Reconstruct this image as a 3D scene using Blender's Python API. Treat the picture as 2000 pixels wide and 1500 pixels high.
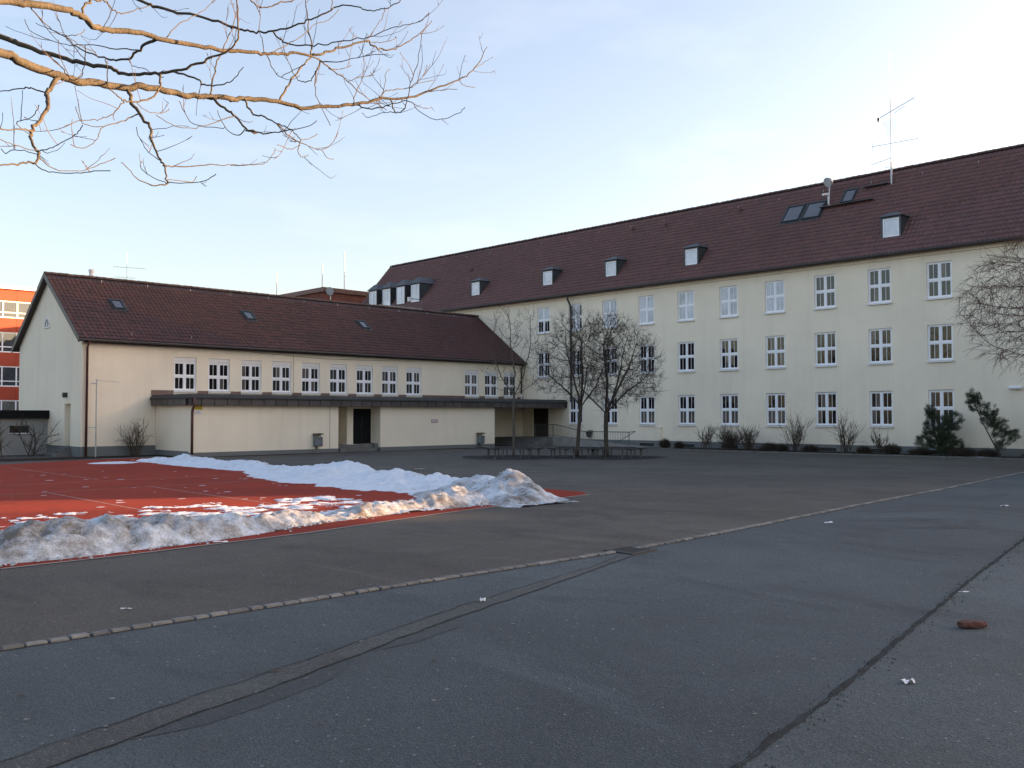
import bpy, math, random
import numpy as np
from mathutils import Vector, Matrix

# ------------------------------------------------------------------ scene, camera, sky, sun, exposure
sc = bpy.context.scene
for o in list(bpy.data.objects): bpy.data.objects.remove(o)
COL = sc.collection
R = math.radians
# world axes: +X runs away to the right along the low wing, +Y runs away to the left along the main building
CAMZ = 2.0
YAW, PITCH, ROLL, FPX = -0.011536, 0.034447, -0.0012876, 1809.62
_a = math.pi / 4 - YAW
Fv = Vector((math.cos(_a) * math.cos(PITCH), math.sin(_a) * math.cos(PITCH), math.sin(PITCH)))
Rv = Vector((math.sin(_a), -math.cos(_a), 0)); Uv = Rv.cross(Fv)
Rv, Uv = Rv * math.cos(ROLL) + Uv * math.sin(ROLL), Uv * math.cos(ROLL) - Rv * math.sin(ROLL)
cd = bpy.data.cameras.new('camera'); cam = bpy.data.objects.new('camera', cd); COL.objects.link(cam)
cd.sensor_width = 36; cd.lens = FPX / 2000 * 36; cd.clip_start = .1; cd.clip_end = 2000
cam.matrix_world = Matrix(((Rv.x, Uv.x, -Fv.x, 0), (Rv.y, Uv.y, -Fv.y, 0), (Rv.z, Uv.z, -Fv.z, CAMZ), (0, 0, 0, 1)))
sc.camera = cam
F2 = Vector((math.cos(_a), math.sin(_a), 0)); R2 = Vector((math.sin(_a), -math.cos(_a), 0))

SUN_EL = R(8.0); SUN_D = Vector((.843, -.537, 0)).normalized()
SUN_V = Vector((SUN_D.x * math.cos(SUN_EL), SUN_D.y * math.cos(SUN_EL), math.sin(SUN_EL)))
w = bpy.data.worlds.new('World'); sc.world = w; w.use_nodes = True
nt = w.node_tree; nt.nodes.clear()
def N(t, typ, **k):
    n = t.nodes.new(typ)
    for a, b in k.items(): setattr(n, a, b)
    return n
sky = N(nt, 'ShaderNodeTexSky', sky_type='NISHITA', sun_disc=False)
sky.sun_elevation = SUN_EL; sky.sun_rotation = math.atan2(SUN_V.x, SUN_V.y)
sky.altitude = 450; sky.air_density = 1.0; sky.dust_density = 3.7; sky.ozone_density = 1.5
bg = N(nt, 'ShaderNodeBackground'); bg.inputs[1].default_value = .107
wo = N(nt, 'ShaderNodeOutputWorld')
# thin high cirrus veil, in the same direction space as the sky
tc = N(nt, 'ShaderNodeTexCoord'); mp = N(nt, 'ShaderNodeMapping'); mp.inputs['Rotation'].default_value = (0, 0, R(25)); mp.inputs['Scale'].default_value = (1.2, 3.2, 9)
nz = N(nt, 'ShaderNodeTexNoise'); nz.inputs['Scale'].default_value = 1.6; nz.inputs['Detail'].default_value = 7; nz.inputs['Roughness'].default_value = .55
rp = N(nt, 'ShaderNodeValToRGB'); rp.color_ramp.elements[0].position = .53; rp.color_ramp.elements[1].position = .80
rp.color_ramp.elements[0].color = (0, 0, 0, 1); rp.color_ramp.elements[1].color = (.06, .06, .06, 1)
mx = N(nt, 'ShaderNodeMix', data_type='RGBA', blend_type='MIX')
mx.inputs[7].default_value = (5.0, 5.1, 5.3, 1)
hz = N(nt, 'ShaderNodeMix', data_type='RGBA', blend_type='MIX'); hz.inputs[0].default_value = .12; hz.inputs[7].default_value = (1.75, 1.85, 1.95, 1)
L = nt.links.new
L(tc.outputs['Generated'], mp.inputs[0]); L(mp.outputs[0], nz.inputs['Vector']); L(nz.outputs[0], rp.inputs[0])
L(rp.outputs[0], mx.inputs[0]); L(sky.outputs[0], hz.inputs[6]); L(hz.outputs[2], mx.inputs[6]); tn = N(nt, 'ShaderNodeMix', data_type='RGBA', blend_type='MULTIPLY'); tn.inputs[0].default_value = 1; tn.inputs[7].default_value = (1.12, .97, .94, 1)
L(mx.outputs[2], tn.inputs[6]); L(tn.outputs[2], bg.inputs[0]); L(bg.outputs[0], wo.inputs[0])

sd = bpy.data.lights.new('sun', 'SUN'); sd.energy = 5.0; sd.angle = R(.53); sd.color = (1.0, .56, .28)
sun = bpy.data.objects.new('sun', sd); COL.objects.link(sun); sun.location = SUN_V * 200
sun.rotation_euler = (-SUN_V).to_track_quat('-Z', 'Y').to_euler()
sc.view_settings.view_transform = 'Standard'; sc.view_settings.look = 'None'
sc.view_settings.exposure = 2.34; sc.view_settings.gamma = 1; sc.view_settings.use_curve_mapping = False
sc.render.engine = 'CYCLES'; sc.cycles.use_denoising = True; sc.cycles.max_bounces = 6
sc.cycles.use_adaptive_sampling = True; sc.cycles.adaptive_threshold = .01

# ------------------------------------------------------------------ materials
MATS = {}
def new_mat(name):
    m = bpy.data.materials.new(name); m.use_nodes = True; MATS[name] = m
    t = m.node_tree; return m, t, t.nodes['Principled BSDF']
def coords(t, scale=(1, 1, 1), kind='Object'):
    tc = N(t, 'ShaderNodeTexCoord'); mp = N(t, 'ShaderNodeMapping'); mp.inputs['Scale'].default_value = scale
    t.links.new(tc.outputs[kind], mp.inputs[0]); return mp.outputs[0]
def geo_pos(t, scale=(1, 1, 1)):
    g = N(t, 'ShaderNodeNewGeometry'); mp = N(t, 'ShaderNodeMapping'); mp.inputs['Scale'].default_value = scale
    t.links.new(g.outputs['Position'], mp.inputs[0]); return mp.outputs[0]
def noise(t, vec, scale, detail=4, rough=.55):
    n = N(t, 'ShaderNodeTexNoise'); n.inputs['Scale'].default_value = scale; n.inputs['Detail'].default_value = detail
    n.inputs['Roughness'].default_value = rough; t.links.new(vec, n.inputs['Vector']); return n.outputs[0]
def ramp(t, fac, stops):
    r = N(t, 'ShaderNodeValToRGB'); e = r.color_ramp.elements
    while len(e) < len(stops): e.new(.5)
    for i, (p, c) in enumerate(stops):
        e[i].position = p; e[i].color = (c[0], c[1], c[2], 1) if hasattr(c, '__len__') else (c, c, c, 1)
    t.links.new(fac, r.inputs[0]); return r.outputs[0]
def mix(t, a, b, fac, mode='MIX'):
    m = N(t, 'ShaderNodeMix', data_type='RGBA', blend_type=mode)
    for s, v in ((m.inputs[0], fac), (m.inputs[6], a), (m.inputs[7], b)):
        if hasattr(v, 'links'): t.links.new(v, s)
        elif hasattr(v, '__len__'): s.default_value = (v[0], v[1], v[2], 1)
        else: s.default_value = v
    return m.outputs[2]
def bump(t, bsdf, h, strength, dist=.02):
    b = N(t, 'ShaderNodeBump'); b.inputs['Strength'].default_value = strength; b.inputs['Distance'].default_value = dist
    t.links.new(h, b.inputs['Height']); t.links.new(b.outputs[0], bsdf.inputs['Normal'])
def math_n(t, op, a, b=0.0):
    m = N(t, 'ShaderNodeMath', operation=op)
    for s, v in ((m.inputs[0], a), (m.inputs[1], b)):
        if hasattr(v, 'links'): t.links.new(v, s)
        else: s.default_value = v
    return m.outputs[0]
def simple(name, col, rough=.6, var=.18, scale=4, metal=0, bs=0, bscale=60, spec=.5, rnd=0):
    m, t, b = new_mat(name)
    v = geo_pos(t)
    n = noise(t, v, scale, 5)
    c = ramp(t, n, [(.25, [x * (1 - var) for x in col]), (.75, [min(1, x * (1 + var)) for x in col])])
    if rnd:
        oi = N(t, 'ShaderNodeObjectInfo')
        k = ramp(t, oi.outputs['Random'], [(0, 1 - rnd), (1, 1 + rnd)])
        c = mix(t, c, k, 1.0, 'MULTIPLY')
    t.links.new(c, b.inputs['Base Color'])
    b.inputs['Roughness'].default_value = rough; b.inputs['Metallic'].default_value = metal
    b.inputs['Specular IOR Level'].default_value = spec
    if bs: bump(t, b, noise(t, v, bscale, 3), bs)
    return m
def plaster(name, col, dirt=(.42, .39, .33)):
    m, t, b = new_mat(name)
    v = geo_pos(t)
    big = noise(t, v, .35, 5, .6); med = noise(t, v, 2.2, 4)
    streak = noise(t, geo_pos(t, (1.1, 1.1, .09)), 1.6, 5, .65)
    c = ramp(t, big, [(.3, [x * .93 for x in col]), (.7, [min(1, x * 1.05) for x in col])])
    c = mix(t, c, dirt, math_n(t, 'MULTIPLY', ramp(t, streak, [(.50, 0), (.74, 1)]), .15))
    c = mix(t, c, [x * .9 for x in col], math_n(t, 'MULTIPLY', med, .2))
    t.links.new(c, b.inputs['Base Color']); b.inputs['Roughness'].default_value = .92; b.inputs['Specular IOR Level'].default_value = .2
    h = math_n(t, 'ADD', noise(t, geo_pos(t, (1, 1, 5)), 9, 3), math_n(t, 'MULTIPLY', noise(t, v, 90, 2), .5))
    bump(t, b, h, .35, .012)
    return m
CREAM = (.87, .785, .63)
plaster('cream_plaster', CREAM)
plaster('grey_plaster', (.30, .30, .29), (.2, .2, .19))
plaster('plinth_grey', (.17, .18, .18), (.1, .1, .09))
simple('white_frame', (.86, .87, .90), .45, .05)
simple('white_trim', (.74, .73, .71), .6, .08)
simple('brown_flashing', (.17, .105, .085), .6, .25, 1.5)
simple('fascia_dark', (.062, .054, .052), .55, .3, 1.2, rnd=.18)
simple('bitumen', (.035, .037, .036), .8, .4, 1.5, bs=.4)
simple('gutter_dark', (.046, .036, .035), .5, .25)
simple('copper_pipe', (.10, .042, .035), .5, .35, 3)
simple('dark_door', (.008, .009, .010), .75, .3, spec=.15)
simple('brown_door', (.028, .018, .016), .5, .3)
simple('dark_metal', (.035, .042, .045), .45, .3, 2, .0)
simple('slate_metal', (.055, .065, .072), .45, .3, 2, .3)
simple('steel', (.42, .43, .44), .4, .15, 5, .8)
simple('rail_metal', (.10, .12, .11), .5, .2, 5, .4)
simple('bin_grey', (.16, .18, .20), .5, .2, 5, .3)
simple('bin_lid', (.03, .035, .035), .5, .2, 5)
simple('concrete', (.26, .255, .24), .9, .25, 2.5, bs=.4)
simple('step_stone', (.14, .14, .135), .9, .25, 2.5, bs=.4)
simple('sett_stone', (.155, .158, .154), .85, .28, 9, bs=.6, bscale=45, rnd=.3)
simple('joint_dirt', (.048, .050, .049), .95, .4, 6, bs=.5, spec=.05)
simple('iron', (.05, .048, .046), .6, .3, 8, .5)
simple('soil', (.034, .027, .022), .95, .5, 3, bs=1, bscale=18, spec=.05)
simple('pit_ground', (.050, .050, .048), .95, .5, 2.5, bs=.8, bscale=20, spec=.05)
simple('bark_grey', (.085, .075, .062), .9, .35, 7, bs=.5, bscale=30)
simple('bark_dark', (.050, .040, .031), .9, .35, 7, bs=.5, bscale=30)
simple('bark_tan', (.064, .056, .038), .85, .35, 5, bs=.5, bscale=40)
simple('twig_brown', (.066, .046, .034), .9, .3, 5)
simple('twig_red', (.105, .055, .040), .9, .3, 4)
simple('needles', (.036, .058, .027), .75, .6, 5)
simple('dead_foliage', (.050, .036, .026), .9, .5, 5)
simple('bench_board', (.032, .032, .031), .7, .35, 3)
simple('bench_leg', (.09, .09, .088), .8, .2, 4)
simple('brick_red', (.16, .055, .038), .9, .25, 1.5, bs=.3)
simple('orange_panel', (.38, .050, .018), .6, .06, .6)
simple('yellow_sign', (.62, .46, .015), .5, .06)
simple('sign_white', (.72, .70, .74), .5, .05)
simple('sign_red', (.45, .03, .03), .5, .05)
simple('sign_ink', (.05, .045, .03), .6, .1)
simple('paper', (.78, .78, .78), .8, .06)
simple('old_brick', (.10, .040, .030), .95, .4, 22, bs=1, bscale=40)
simple('court_line', (.27, .18, .17), .9, .4, 3)
simple('gum_grey', (.17, .175, .18), .9, .3, 3)
simple('curtain', (.50, .52, .58), .85, .12, 1.6)
simple('cloth_dark', (.05, .05, .05), .9, .1)
simple('lamp_glass', (.5, .5, .52), .2, .1)
simple('pale_stone', (.42, .41, .36), .9, .2, 1)
def glass(name, base, ior, rough=.02, wavy=.05):
    m, t, b = new_mat(name)
    v = geo_pos(t); n = noise(t, v, .8, 2)
    t.links.new(ramp(t, n, [(.3, [x * .7 for x in base]), (.7, [x * 1.3 for x in base])]), b.inputs['Base Color'])
    b.inputs['Roughness'].default_value = rough; b.inputs['IOR'].default_value = ior
    bump(t, b, noise(t, v, 1.3, 2), wavy, .05)
    return m
glass('window_glass', (.010, .009, .010), 1.55)
glass('curtain_glass', (.42, .45, .52), 1.6)
glass('brown_curtain_glass', (.10, .085, .075), 1.5)
glass('skylight_glass', (.05, .06, .07), 2.2)
glass('dormer_glass', (.50, .53, .60), 1.8)
# roof tiles: fired red-brown with weathering, each tile its own tone
def tile_mat(name, c0, c1):
    m, t, b = new_mat(name)
    g = N(t, 'ShaderNodeNewGeometry'); oi = N(t, 'ShaderNodeObjectInfo')
    k = math_n(t, 'FRACT', math_n(t, 'ADD', g.outputs['Random Per Island'], oi.outputs['Random']))
    v = geo_pos(t)
    c = ramp(t, k, [(0, c0), (.55, [(x + y) / 2 for x, y in zip(c0, c1)]), (1, c1)])
    big = noise(t, v, .22, 5, .6)
    c = mix(t, c, [x * .45 for x in c0], math_n(t, 'MULTIPLY', ramp(t, big, [(.42, 0), (.78, 1)]), .4))
    lich = noise(t, v, 5, 5, .7)
    c = mix(t, c, (.09, .085, .07), math_n(t, 'MULTIPLY', ramp(t, lich, [(.60, 0), (.75, 1)]), .18))
    t.links.new(c, b.inputs['Base Color']); b.inputs['Roughness'].default_value = .62; b.inputs['Specular IOR Level'].default_value = .35
    bump(t, b, noise(t, v, 60, 2), .2, .006)
tile_mat('roof_tile', (.068, .036, .034), (.100, .043, .038))
tile_mat('roof_tile_grey', (.125, .068, .064), (.165, .080, .073))
tile_mat('ridge_tile', (.09, .055, .046), (.13, .072, .06))
# asphalt: aggregate speckle, stains, worn patches
def asphalt(name, c, speck, stain, seed=0, spk=.5, rough=.85):
    m, t, b = new_mat(name)
    v = geo_pos(t); mpn = v.node; mpn.inputs['Location'].default_value = (seed, seed * 1.7, 0)
    big = noise(t, v, .16, 6, .6); med = noise(t, v, .9, 5, .6)
    col = ramp(t, big, [(.3, [x * .64 for x in c]), (.7, [x * 1.3 for x in c])])
    col = mix(t, col, stain, math_n(t, 'MULTIPLY', ramp(t, med, [(.48, 0), (.74, 1)]), .75))
    st2 = noise(t, geo_pos(t, (.55, .22, 1)), 1.1, 6, .62); st2.node.inputs['Distortion'].default_value = 1.2
    col = mix(t, col, [x * .62 for x in stain], math_n(t, 'MULTIPLY', ramp(t, st2, [(.54, 0), (.66, 1)]), .55))
    col = mix(t, col, [min(1, x * 1.35) for x in c], math_n(t, 'MULTIPLY', ramp(t, st2, [(.30, 1), (.42, 0)]), .5))
    vr = N(t, 'ShaderNodeTexVoronoi'); vr.inputs['Scale'].default_value = 75; t.links.new(v, vr.inputs['Vector'])
    sp = ramp(t, N(t, 'ShaderNodeSeparateColor').outputs[0], [(.0, 0), (1, 1)])
    sep = [n for n in t.nodes if n.type == 'SEPARATE_COLOR'][0]; t.links.new(vr.outputs['Color'], sep.inputs[0])
    col = mix(t, col, [x * .45 for x in c], math_n(t, 'MULTIPLY', ramp(t, sep.outputs[1], [(.50, 0), (.95, 1)]), .75))
    col = mix(t, col, speck, math_n(t, 'MULTIPLY', ramp(t, sep.outputs[0], [(.72, 0), (1, 1)]), spk))
    vr2 = N(t, 'ShaderNodeTexVoronoi'); vr2.inputs['Scale'].default_value = 22; t.links.new(v, vr2.inputs['Vector'])
    sep2 = N(t, 'ShaderNodeSeparateColor'); t.links.new(vr2.outputs['Color'], sep2.inputs[0])
    dot = math_n(t, 'MULTIPLY', ramp(t, sep2.outputs[0], [(.93, 0), (.97, 1)]), ramp(t, vr2.outputs['Distance'], [(.15, 1), (.25, 0)]))
    col = mix(t, col, [x * 2.6 for x in speck], math_n(t, 'MULTIPLY', dot, .55))
    t.links.new(col, b.inputs['Base Color']); b.inputs['Roughness'].default_value = rough; b.inputs['Specular IOR Level'].default_value = .35
    h = math_n(t, 'ADD', vr.outputs['Distance'], math_n(t, 'MULTIPLY', noise(t, v, 5, 3), 1.5))
    bump(t, b, h, .55, .012)
asphalt('asphalt_yard', (.084, .081, .073), (.15, .14, .125), (.044, .043, .040))
asphalt('asphalt_path', (.067, .085, .095), (.125, .14, .15), (.050, .059, .065), 11, .4)
asphalt('asphalt_strip', (.080, .099, .107), (.14, .15, .155), (.062, .071, .075), 23, .45)
asphalt('asphalt_patch', (.064, .073, .076), (.15, .145, .14), (.055, .054, .052), 31, .5)
asphalt('asphalt_damp', (.034, .039, .042), (.12, .12, .12), (.040, .041, .043), 37, .3, .6)
def court():
    m, t, b = new_mat('court_red')
    v = geo_pos(t); big = noise(t, v, .25, 6, .6); med = noise(t, v, 2.5, 5, .65)
    c = ramp(t, big, [(.3, (.20, .038, .026)), (.7, (.28, .047, .030))])
    c = mix(t, c, (.105, .033, .026), math_n(t, 'MULTIPLY', ramp(t, med, [(.48, 0), (.78, 1)]), .55))
    t.links.new(c, b.inputs['Base Color']); b.inputs['Roughness'].default_value = .95; b.inputs['Specular IOR Level'].default_value = .08
    bump(t, b, noise(t, v, 120, 2), .5, .008)
court()
def snow(name, dirt, lo, hi):
    m, t, b = new_mat(name)
    v = geo_pos(t); n1 = noise(t, v, 1.1, 6, .65); n2 = noise(t, v, 6, 6, .7); n3 = noise(t, v, 32, 4, .7)
    f = math_n(t, 'ADD', math_n(t, 'MULTIPLY', n1, .5), math_n(t, 'ADD', math_n(t, 'MULTIPLY', n2, .32), math_n(t, 'MULTIPLY', n3, .18)))
    c = mix(t, (.60, .69, .79), dirt, ramp(t, f, [(lo, 0), (hi, 1)]))
    spk = ramp(t, noise(t, v, 55, 2), [(.66, 0), (.74, 1)])
    c = mix(t, c, (.10, .085, .07), math_n(t, 'MULTIPLY', spk, .5))
    t.links.new(c, b.inputs['Base Color']); b.inputs['Roughness'].default_value = .7
    bump(t, b, math_n(t, 'ADD', n2, math_n(t, 'MULTIPLY', n3, .5)), .7, .06)
snow('snow_dirty', (.13, .112, .09), .41, .60)
snow('snow_clean', (.36, .345, .33), .52, .72)

# ------------------------------------------------------------------ mesh helpers
WPOS = {}
class MB:
    def __init__(s): s.v = []; s.f = []
    def add(s, vs, fs):
        k = len(s.v); s.v += [tuple(map(float, p)) for p in vs]; s.f += [tuple(i + k for i in f) for f in fs]; return s
    def quad(s, a, b, c, d): return s.add([a, b, c, d], [(0, 1, 2, 3)])
    def poly(s, pts): return s.add(pts, [tuple(range(len(pts)))])
    def box(s, x0, x1, y0, y1, z0, z1):
        return s.add([(x0, y0, z0), (x1, y0, z0), (x1, y1, z0), (x0, y1, z0), (x0, y0, z1), (x1, y0, z1), (x1, y1, z1), (x0, y1, z1)],
                     [(0, 3, 2, 1), (4, 5, 6, 7), (0, 1, 5, 4), (1, 2, 6, 5), (2, 3, 7, 6), (3, 0, 4, 7)])
    def obox(s, c, ax, ay, az):      # oriented box from centre and half axes
        c, ax, ay, az = map(Vector, (c, ax, ay, az)); P = []
        for k in (-1, 1):
            for i, j in ((-1, -1), (1, -1), (1, 1), (-1, 1)): P.append(c + ax * i + ay * j + az * k)
        return s.add(P, [(0, 3, 2, 1), (4, 5, 6, 7), (0, 1, 5, 4), (1, 2, 6, 5), (2, 3, 7, 6), (3, 0, 4, 7)])
    def bar(s, a, b, r): 
        return s.tube([a, b], [r, r], 6)
    def tube(s, pts, rad, n=6, cap=True):
        pts = [Vector(p) for p in pts]; k0 = len(s.v); m = len(pts); u = None
        for i, p in enumerate(pts):
            d = (pts[min(i + 1, m - 1)] - pts[max(i - 1, 0)])
            d = d.normalized() if d.length > 1e-9 else Vector((0, 0, 1))
            if u is None:
                u = d.cross(Vector((0, 0, 1)) if abs(d.z) < .9 else Vector((1, 0, 0))).normalized()
            else:
                u = (u - d * u.dot(d)); u = u.normalized() if u.length > 1e-6 else d.orthogonal().normalized()
            q = d.cross(u)
            for j in range(n):
                a = 2 * math.pi * j / n; s.v.append(tuple(p + (u * math.cos(a) + q * math.sin(a)) * rad[i]))
        for i in range(m - 1):
            for j in range(n):
                a = k0 + i * n + j; b = k0 + i * n + (j + 1) % n; s.f.append((a, b, b + n, a + n))
        if cap:
            s.f.append(tuple(k0 + j for j in range(n))[::-1]); s.f.append(tuple(k0 + (m - 1) * n + j for j in range(n)))
        return s
    def mesh(s, name, mat, smooth=False, org=(0, 0, 0)):
        me = bpy.data.meshes.new(name); o = Vector(org)
        me.from_pydata([(x - o.x, y - o.y, z - o.z) for x, y, z in s.v], [], s.f)
        me.materials.append(MATS[mat])
        if smooth: me.polygons.foreach_set('use_smooth', [True] * len(me.polygons))
        me.update(); return me
    def build(s, name, mat, parent=None, smooth=False, at=None):
        org = Vector(at) if at is not None else (WPOS[parent.name] if parent else Vector((0, 0, 0)))
        return place(name, s.mesh(name, mat, smooth, org), parent, org)
def place(name, me, parent, pos, rot=None):
    o = bpy.data.objects.new(name, me); COL.objects.link(o); pos = Vector(pos)
    if parent: o.parent = parent; o.location = pos - WPOS[parent.name]
    else: o.location = pos
    if rot: o.rotation_euler = rot
    WPOS[o.name] = pos; return o
def tag(o, label=None, cat=None, group=None, kind=None):
    for k, v in (('label', label), ('category', cat), ('group', group), ('kind', kind)):
        if v: o[k] = v
    return o
def thing(name, label, cat, pos, group=None):
    return tag(place(name, None, None, pos), label, cat, group)
def kid(name, me, parent, loc=(0, 0, 0), rot=None):      # child in the parent's own frame
    o = bpy.data.objects.new(name, me); COL.objects.link(o); o.parent = parent; o.location = loc
    if rot: o.rotation_euler = rot
    WPOS[o.name] = WPOS[parent.name] + Vector(loc); return o
def holed(m, axis, c, a0, a1, z0, z1, holes, depth):
    """wall sheet in plane axis=c with rectangular openings, reveals running inward by depth"""
    P = (lambda a, z, d=0: (c + d, a, z)) if axis == 'x' else (lambda a, z, d=0: (a, c + d, z))
    A = sorted({a0, a1, *[h[0] for h in holes], *[h[1] for h in holes]}); Z = sorted({z0, z1, *[h[2] for h in holes], *[h[3] for h in holes]})
    A = [a for a in A if a0 <= a <= a1]; Z = [z for z in Z if z0 <= z <= z1]
    for i in range(len(A) - 1):
        for j in range(len(Z) - 1):
            ca, cz = (A[i] + A[i + 1]) / 2, (Z[j] + Z[j + 1]) / 2
            if any(h[0] < ca < h[1] and h[2] < cz < h[3] for h in holes): continue
            m.quad(P(A[i], Z[j]), P(A[i + 1], Z[j]), P(A[i + 1], Z[j + 1]), P(A[i], Z[j + 1]))
    for h in holes:
        q = [(h[0], h[2]), (h[1], h[2]), (h[1], h[3]), (h[0], h[3])]
        for k in range(4):
            a, b = q[k], q[(k + 1) % 4]; m.quad(P(*a), P(*b), P(*b, depth), P(*a, depth))
    return m
RNG = np.random.default_rng(7); random.seed(5)
def vnoise(x, y, seed=0, octv=4, gain=.5):
    r = np.zeros_like(x, dtype=float); amp = 1; tot = 0
    for o in range(octv):
        g = np.random.default_rng(seed * 31 + o).random((64, 64)); f = 2 ** o
        xi = np.floor(x * f).astype(int); yi = np.floor(y * f).astype(int); fx = x * f - xi; fy = y * f - yi
        fx = fx * fx * (3 - 2 * fx); fy = fy * fy * (3 - 2 * fy)
        G = lambda a, b: g[a % 64, b % 64]
        r += amp * ((G(xi, yi) * (1 - fx) + G(xi + 1, yi) * fx) * (1 - fy) + (G(xi, yi + 1) * (1 - fx) + G(xi + 1, yi + 1) * fx) * fy)
        tot += amp; amp *= gain
    return r / tot
def sheet(name, pts, z, mat, kind='structure', parent=None):
    o = MB().poly([(x, y, z) for x, y in pts]).build(name, mat, parent)
    if kind: o['kind'] = kind
    return o
# ------------------------------------------------------------------ ground
def grid_sheet(name, x0, x1, y0, y1, z, mat):
    m = MB().quad((x0, y0, z), (x1, y0, z), (x1, y1, z), (x0, y1, z)); o = m.build(name, mat); o['kind'] = 'structure'; return o
grid_sheet('ground', -450, 650, -450, 650, 0, 'asphalt_yard')
SETT = [(-3, 8.80), (2.46, 8.80), (7.67, 8.76), (10.9, 8.68), (13.48, 8.84), (15.49, 9.02), (20.77, 9.48), (26.1, 9.85), (36, 10.75), (60, 13.0)]
CRACK = [(-2, 1.9), (2.5, 2.55), (4.64, 2.92), (6.45, 3.2), (9.16, 3.7), (12.03, 4.23), (16.3, 4.94), (30, 7.3), (60, 12.0)]
sheet('path_asphalt', [(-3, -20)] + [(x, y - .06) for x, y in SETT] + [(60, -20)], .004, 'asphalt_path')
sheet('pavement', [(-2, -20)] + [(x, y) for x, y in CRACK] + [(60, -20)], .012, 'asphalt_strip')
# crumbled dirt in the joint between the two asphalt fields
m = MB(); rr = random.Random(4); up = []; lo = []
for i in range(len(CRACK) - 1):
    (xa, ya), (xb, yb) = CRACK[i], CRACK[i + 1]; n = max(2, int((xb - xa) / .12))
    for k in range(n):
        t = k / n; x = xa + (xb - xa) * t; y = ya + (yb - ya) * t
        wv = -.005 + .045 * float(vnoise(np.array([x * 1.7]), np.array([.3]), 9)[0]) + rr.uniform(0, .03)
        up.append((x, y + wv, .008)); lo.append((x, y - .015 - rr.uniform(0, .02), .016))
for i in range(len(up) - 1): m.quad(lo[i], lo[i + 1], up[i + 1], up[i])
tag(m.build('joint_dirt', 'joint_dirt'), kind='structure')
m = MB()      # grit crumbs along that joint
for i in range(1500):
    k = rr.randrange(len(up) - 1); x, y, _ = up[k]
    if x > 20: continue
    s = rr.uniform(.004, .013); yy = y - rr.uniform(-.05, .2)
    m.add([(x - s, yy - s, .012), (x + s, yy - s * .6, .012), (x, yy + s, .012), (x, yy, .012 + s * 1.2)], [(0, 1, 3), (1, 2, 3), (2, 0, 3)])
tag(m.build('grit', 'asphalt_patch'), 'small grey grit crumbs along the asphalt joint', None, kind='stuff')
# filled trench running to the drain, with two repair tongues
TR1 = [(.4, 5.50), (1.67, 5.95), (2.9, 6.31), (4.15, 6.66), (5.3, 7.03), (6.46, 7.38), (7.9, 7.74), (9.27, 8.05), (10.35, 8.42)]
TR2 = [(.5, 5.15), (1.86, 5.66), (2.9, 5.98), (3.93, 6.29), (5.0, 6.66), (6.13, 7.01), (7.6, 7.42), (9.0, 7.83), (10.6, 8.34)]
def wob(P, s, amp=.02):
    out = []; q = random.Random(s)
    for (xa, ya), (xb, yb) in zip(P, P[1:]):
        for k in range(8):
            t = k / 8; out.append((xa + (xb - xa) * t, ya + (yb - ya) * t + q.uniform(-amp, amp)))
    return out + [P[-1]]
a, b = wob(TR1, 1), wob(TR2, 2)
m = MB()
for i in range(min(len(a), len(b)) - 1): m.quad((*b[i], .008), (*b[i + 1], .008), (*a[i + 1], .008), (*a[i], .008))
tag(m.build('trench_patch', 'asphalt_patch'), kind='structure')
for nm, P in (('s1', a), ('s2', b)):      # tar seam on both sides
    m = MB(); q = random.Random(nm)
    for i in range(len(P) - 1):
        w0 = .004 + q.uniform(0, .010)
        m.quad((P[i][0], P[i][1] - w0, .0115), (P[i + 1][0], P[i + 1][1] - w0, .0115), (P[i + 1][0], P[i + 1][1] + .004, .0115), (P[i][0], P[i][1] + .004, .0115))
    tag(m.build('trench_seam', 'joint_dirt'), kind='structure')
def tongue(P, z, mat, name):
    tag(MB().poly([(x, y, z) for x, y in P]).build(name, mat), kind='structure')
tongue([(2.35, 5.78), (3.0, 6.0), (3.7, 6.2), (4.05, 6.3), (4.12, 6.2), (4.06, 6.08), (3.85, 5.98), (3.3, 5.82), (2.8, 5.72)], .0075, 'asphalt_damp', 'asphalt_repair')
tongue([(4.7, 6.5), (5.3, 6.72), (5.9, 6.9), (6.0, 6.8), (5.85, 6.68), (5.2, 6.5)], .0078, 'asphalt_damp', 'asphalt_repair')
def blob(name, cx, cy, rx, ry, z, mat, seed, n=40, rot=0):
    P = []
    for i in range(n):
        t = 2 * math.pi * i / n; k = .7 + .6 * float(vnoise(np.array([math.cos(t) * 1.5 + 5]), np.array([math.sin(t) * 1.5 + 5]), seed)[0])
        x, y = rx * k * math.cos(t), ry * k * math.sin(t)
        P.append((cx + x * math.cos(rot) - y * math.sin(rot), cy + x * math.sin(rot) + y * math.cos(rot), z))
    return tag(MB().poly(P).build(name, mat), kind='structure')
for i, (x, y, rx, ry, rt) in enumerate([(19.5, 8.3, 1.2, .25, -.6), (17.0, 6.6, .7, .2, -.7), (17.6, 7.7, .9, .22, -.7)]):
    blob('damp_patch', x, y, rx, ry, .0062, 'asphalt_damp', 40 + i, rot=rt)
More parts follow.
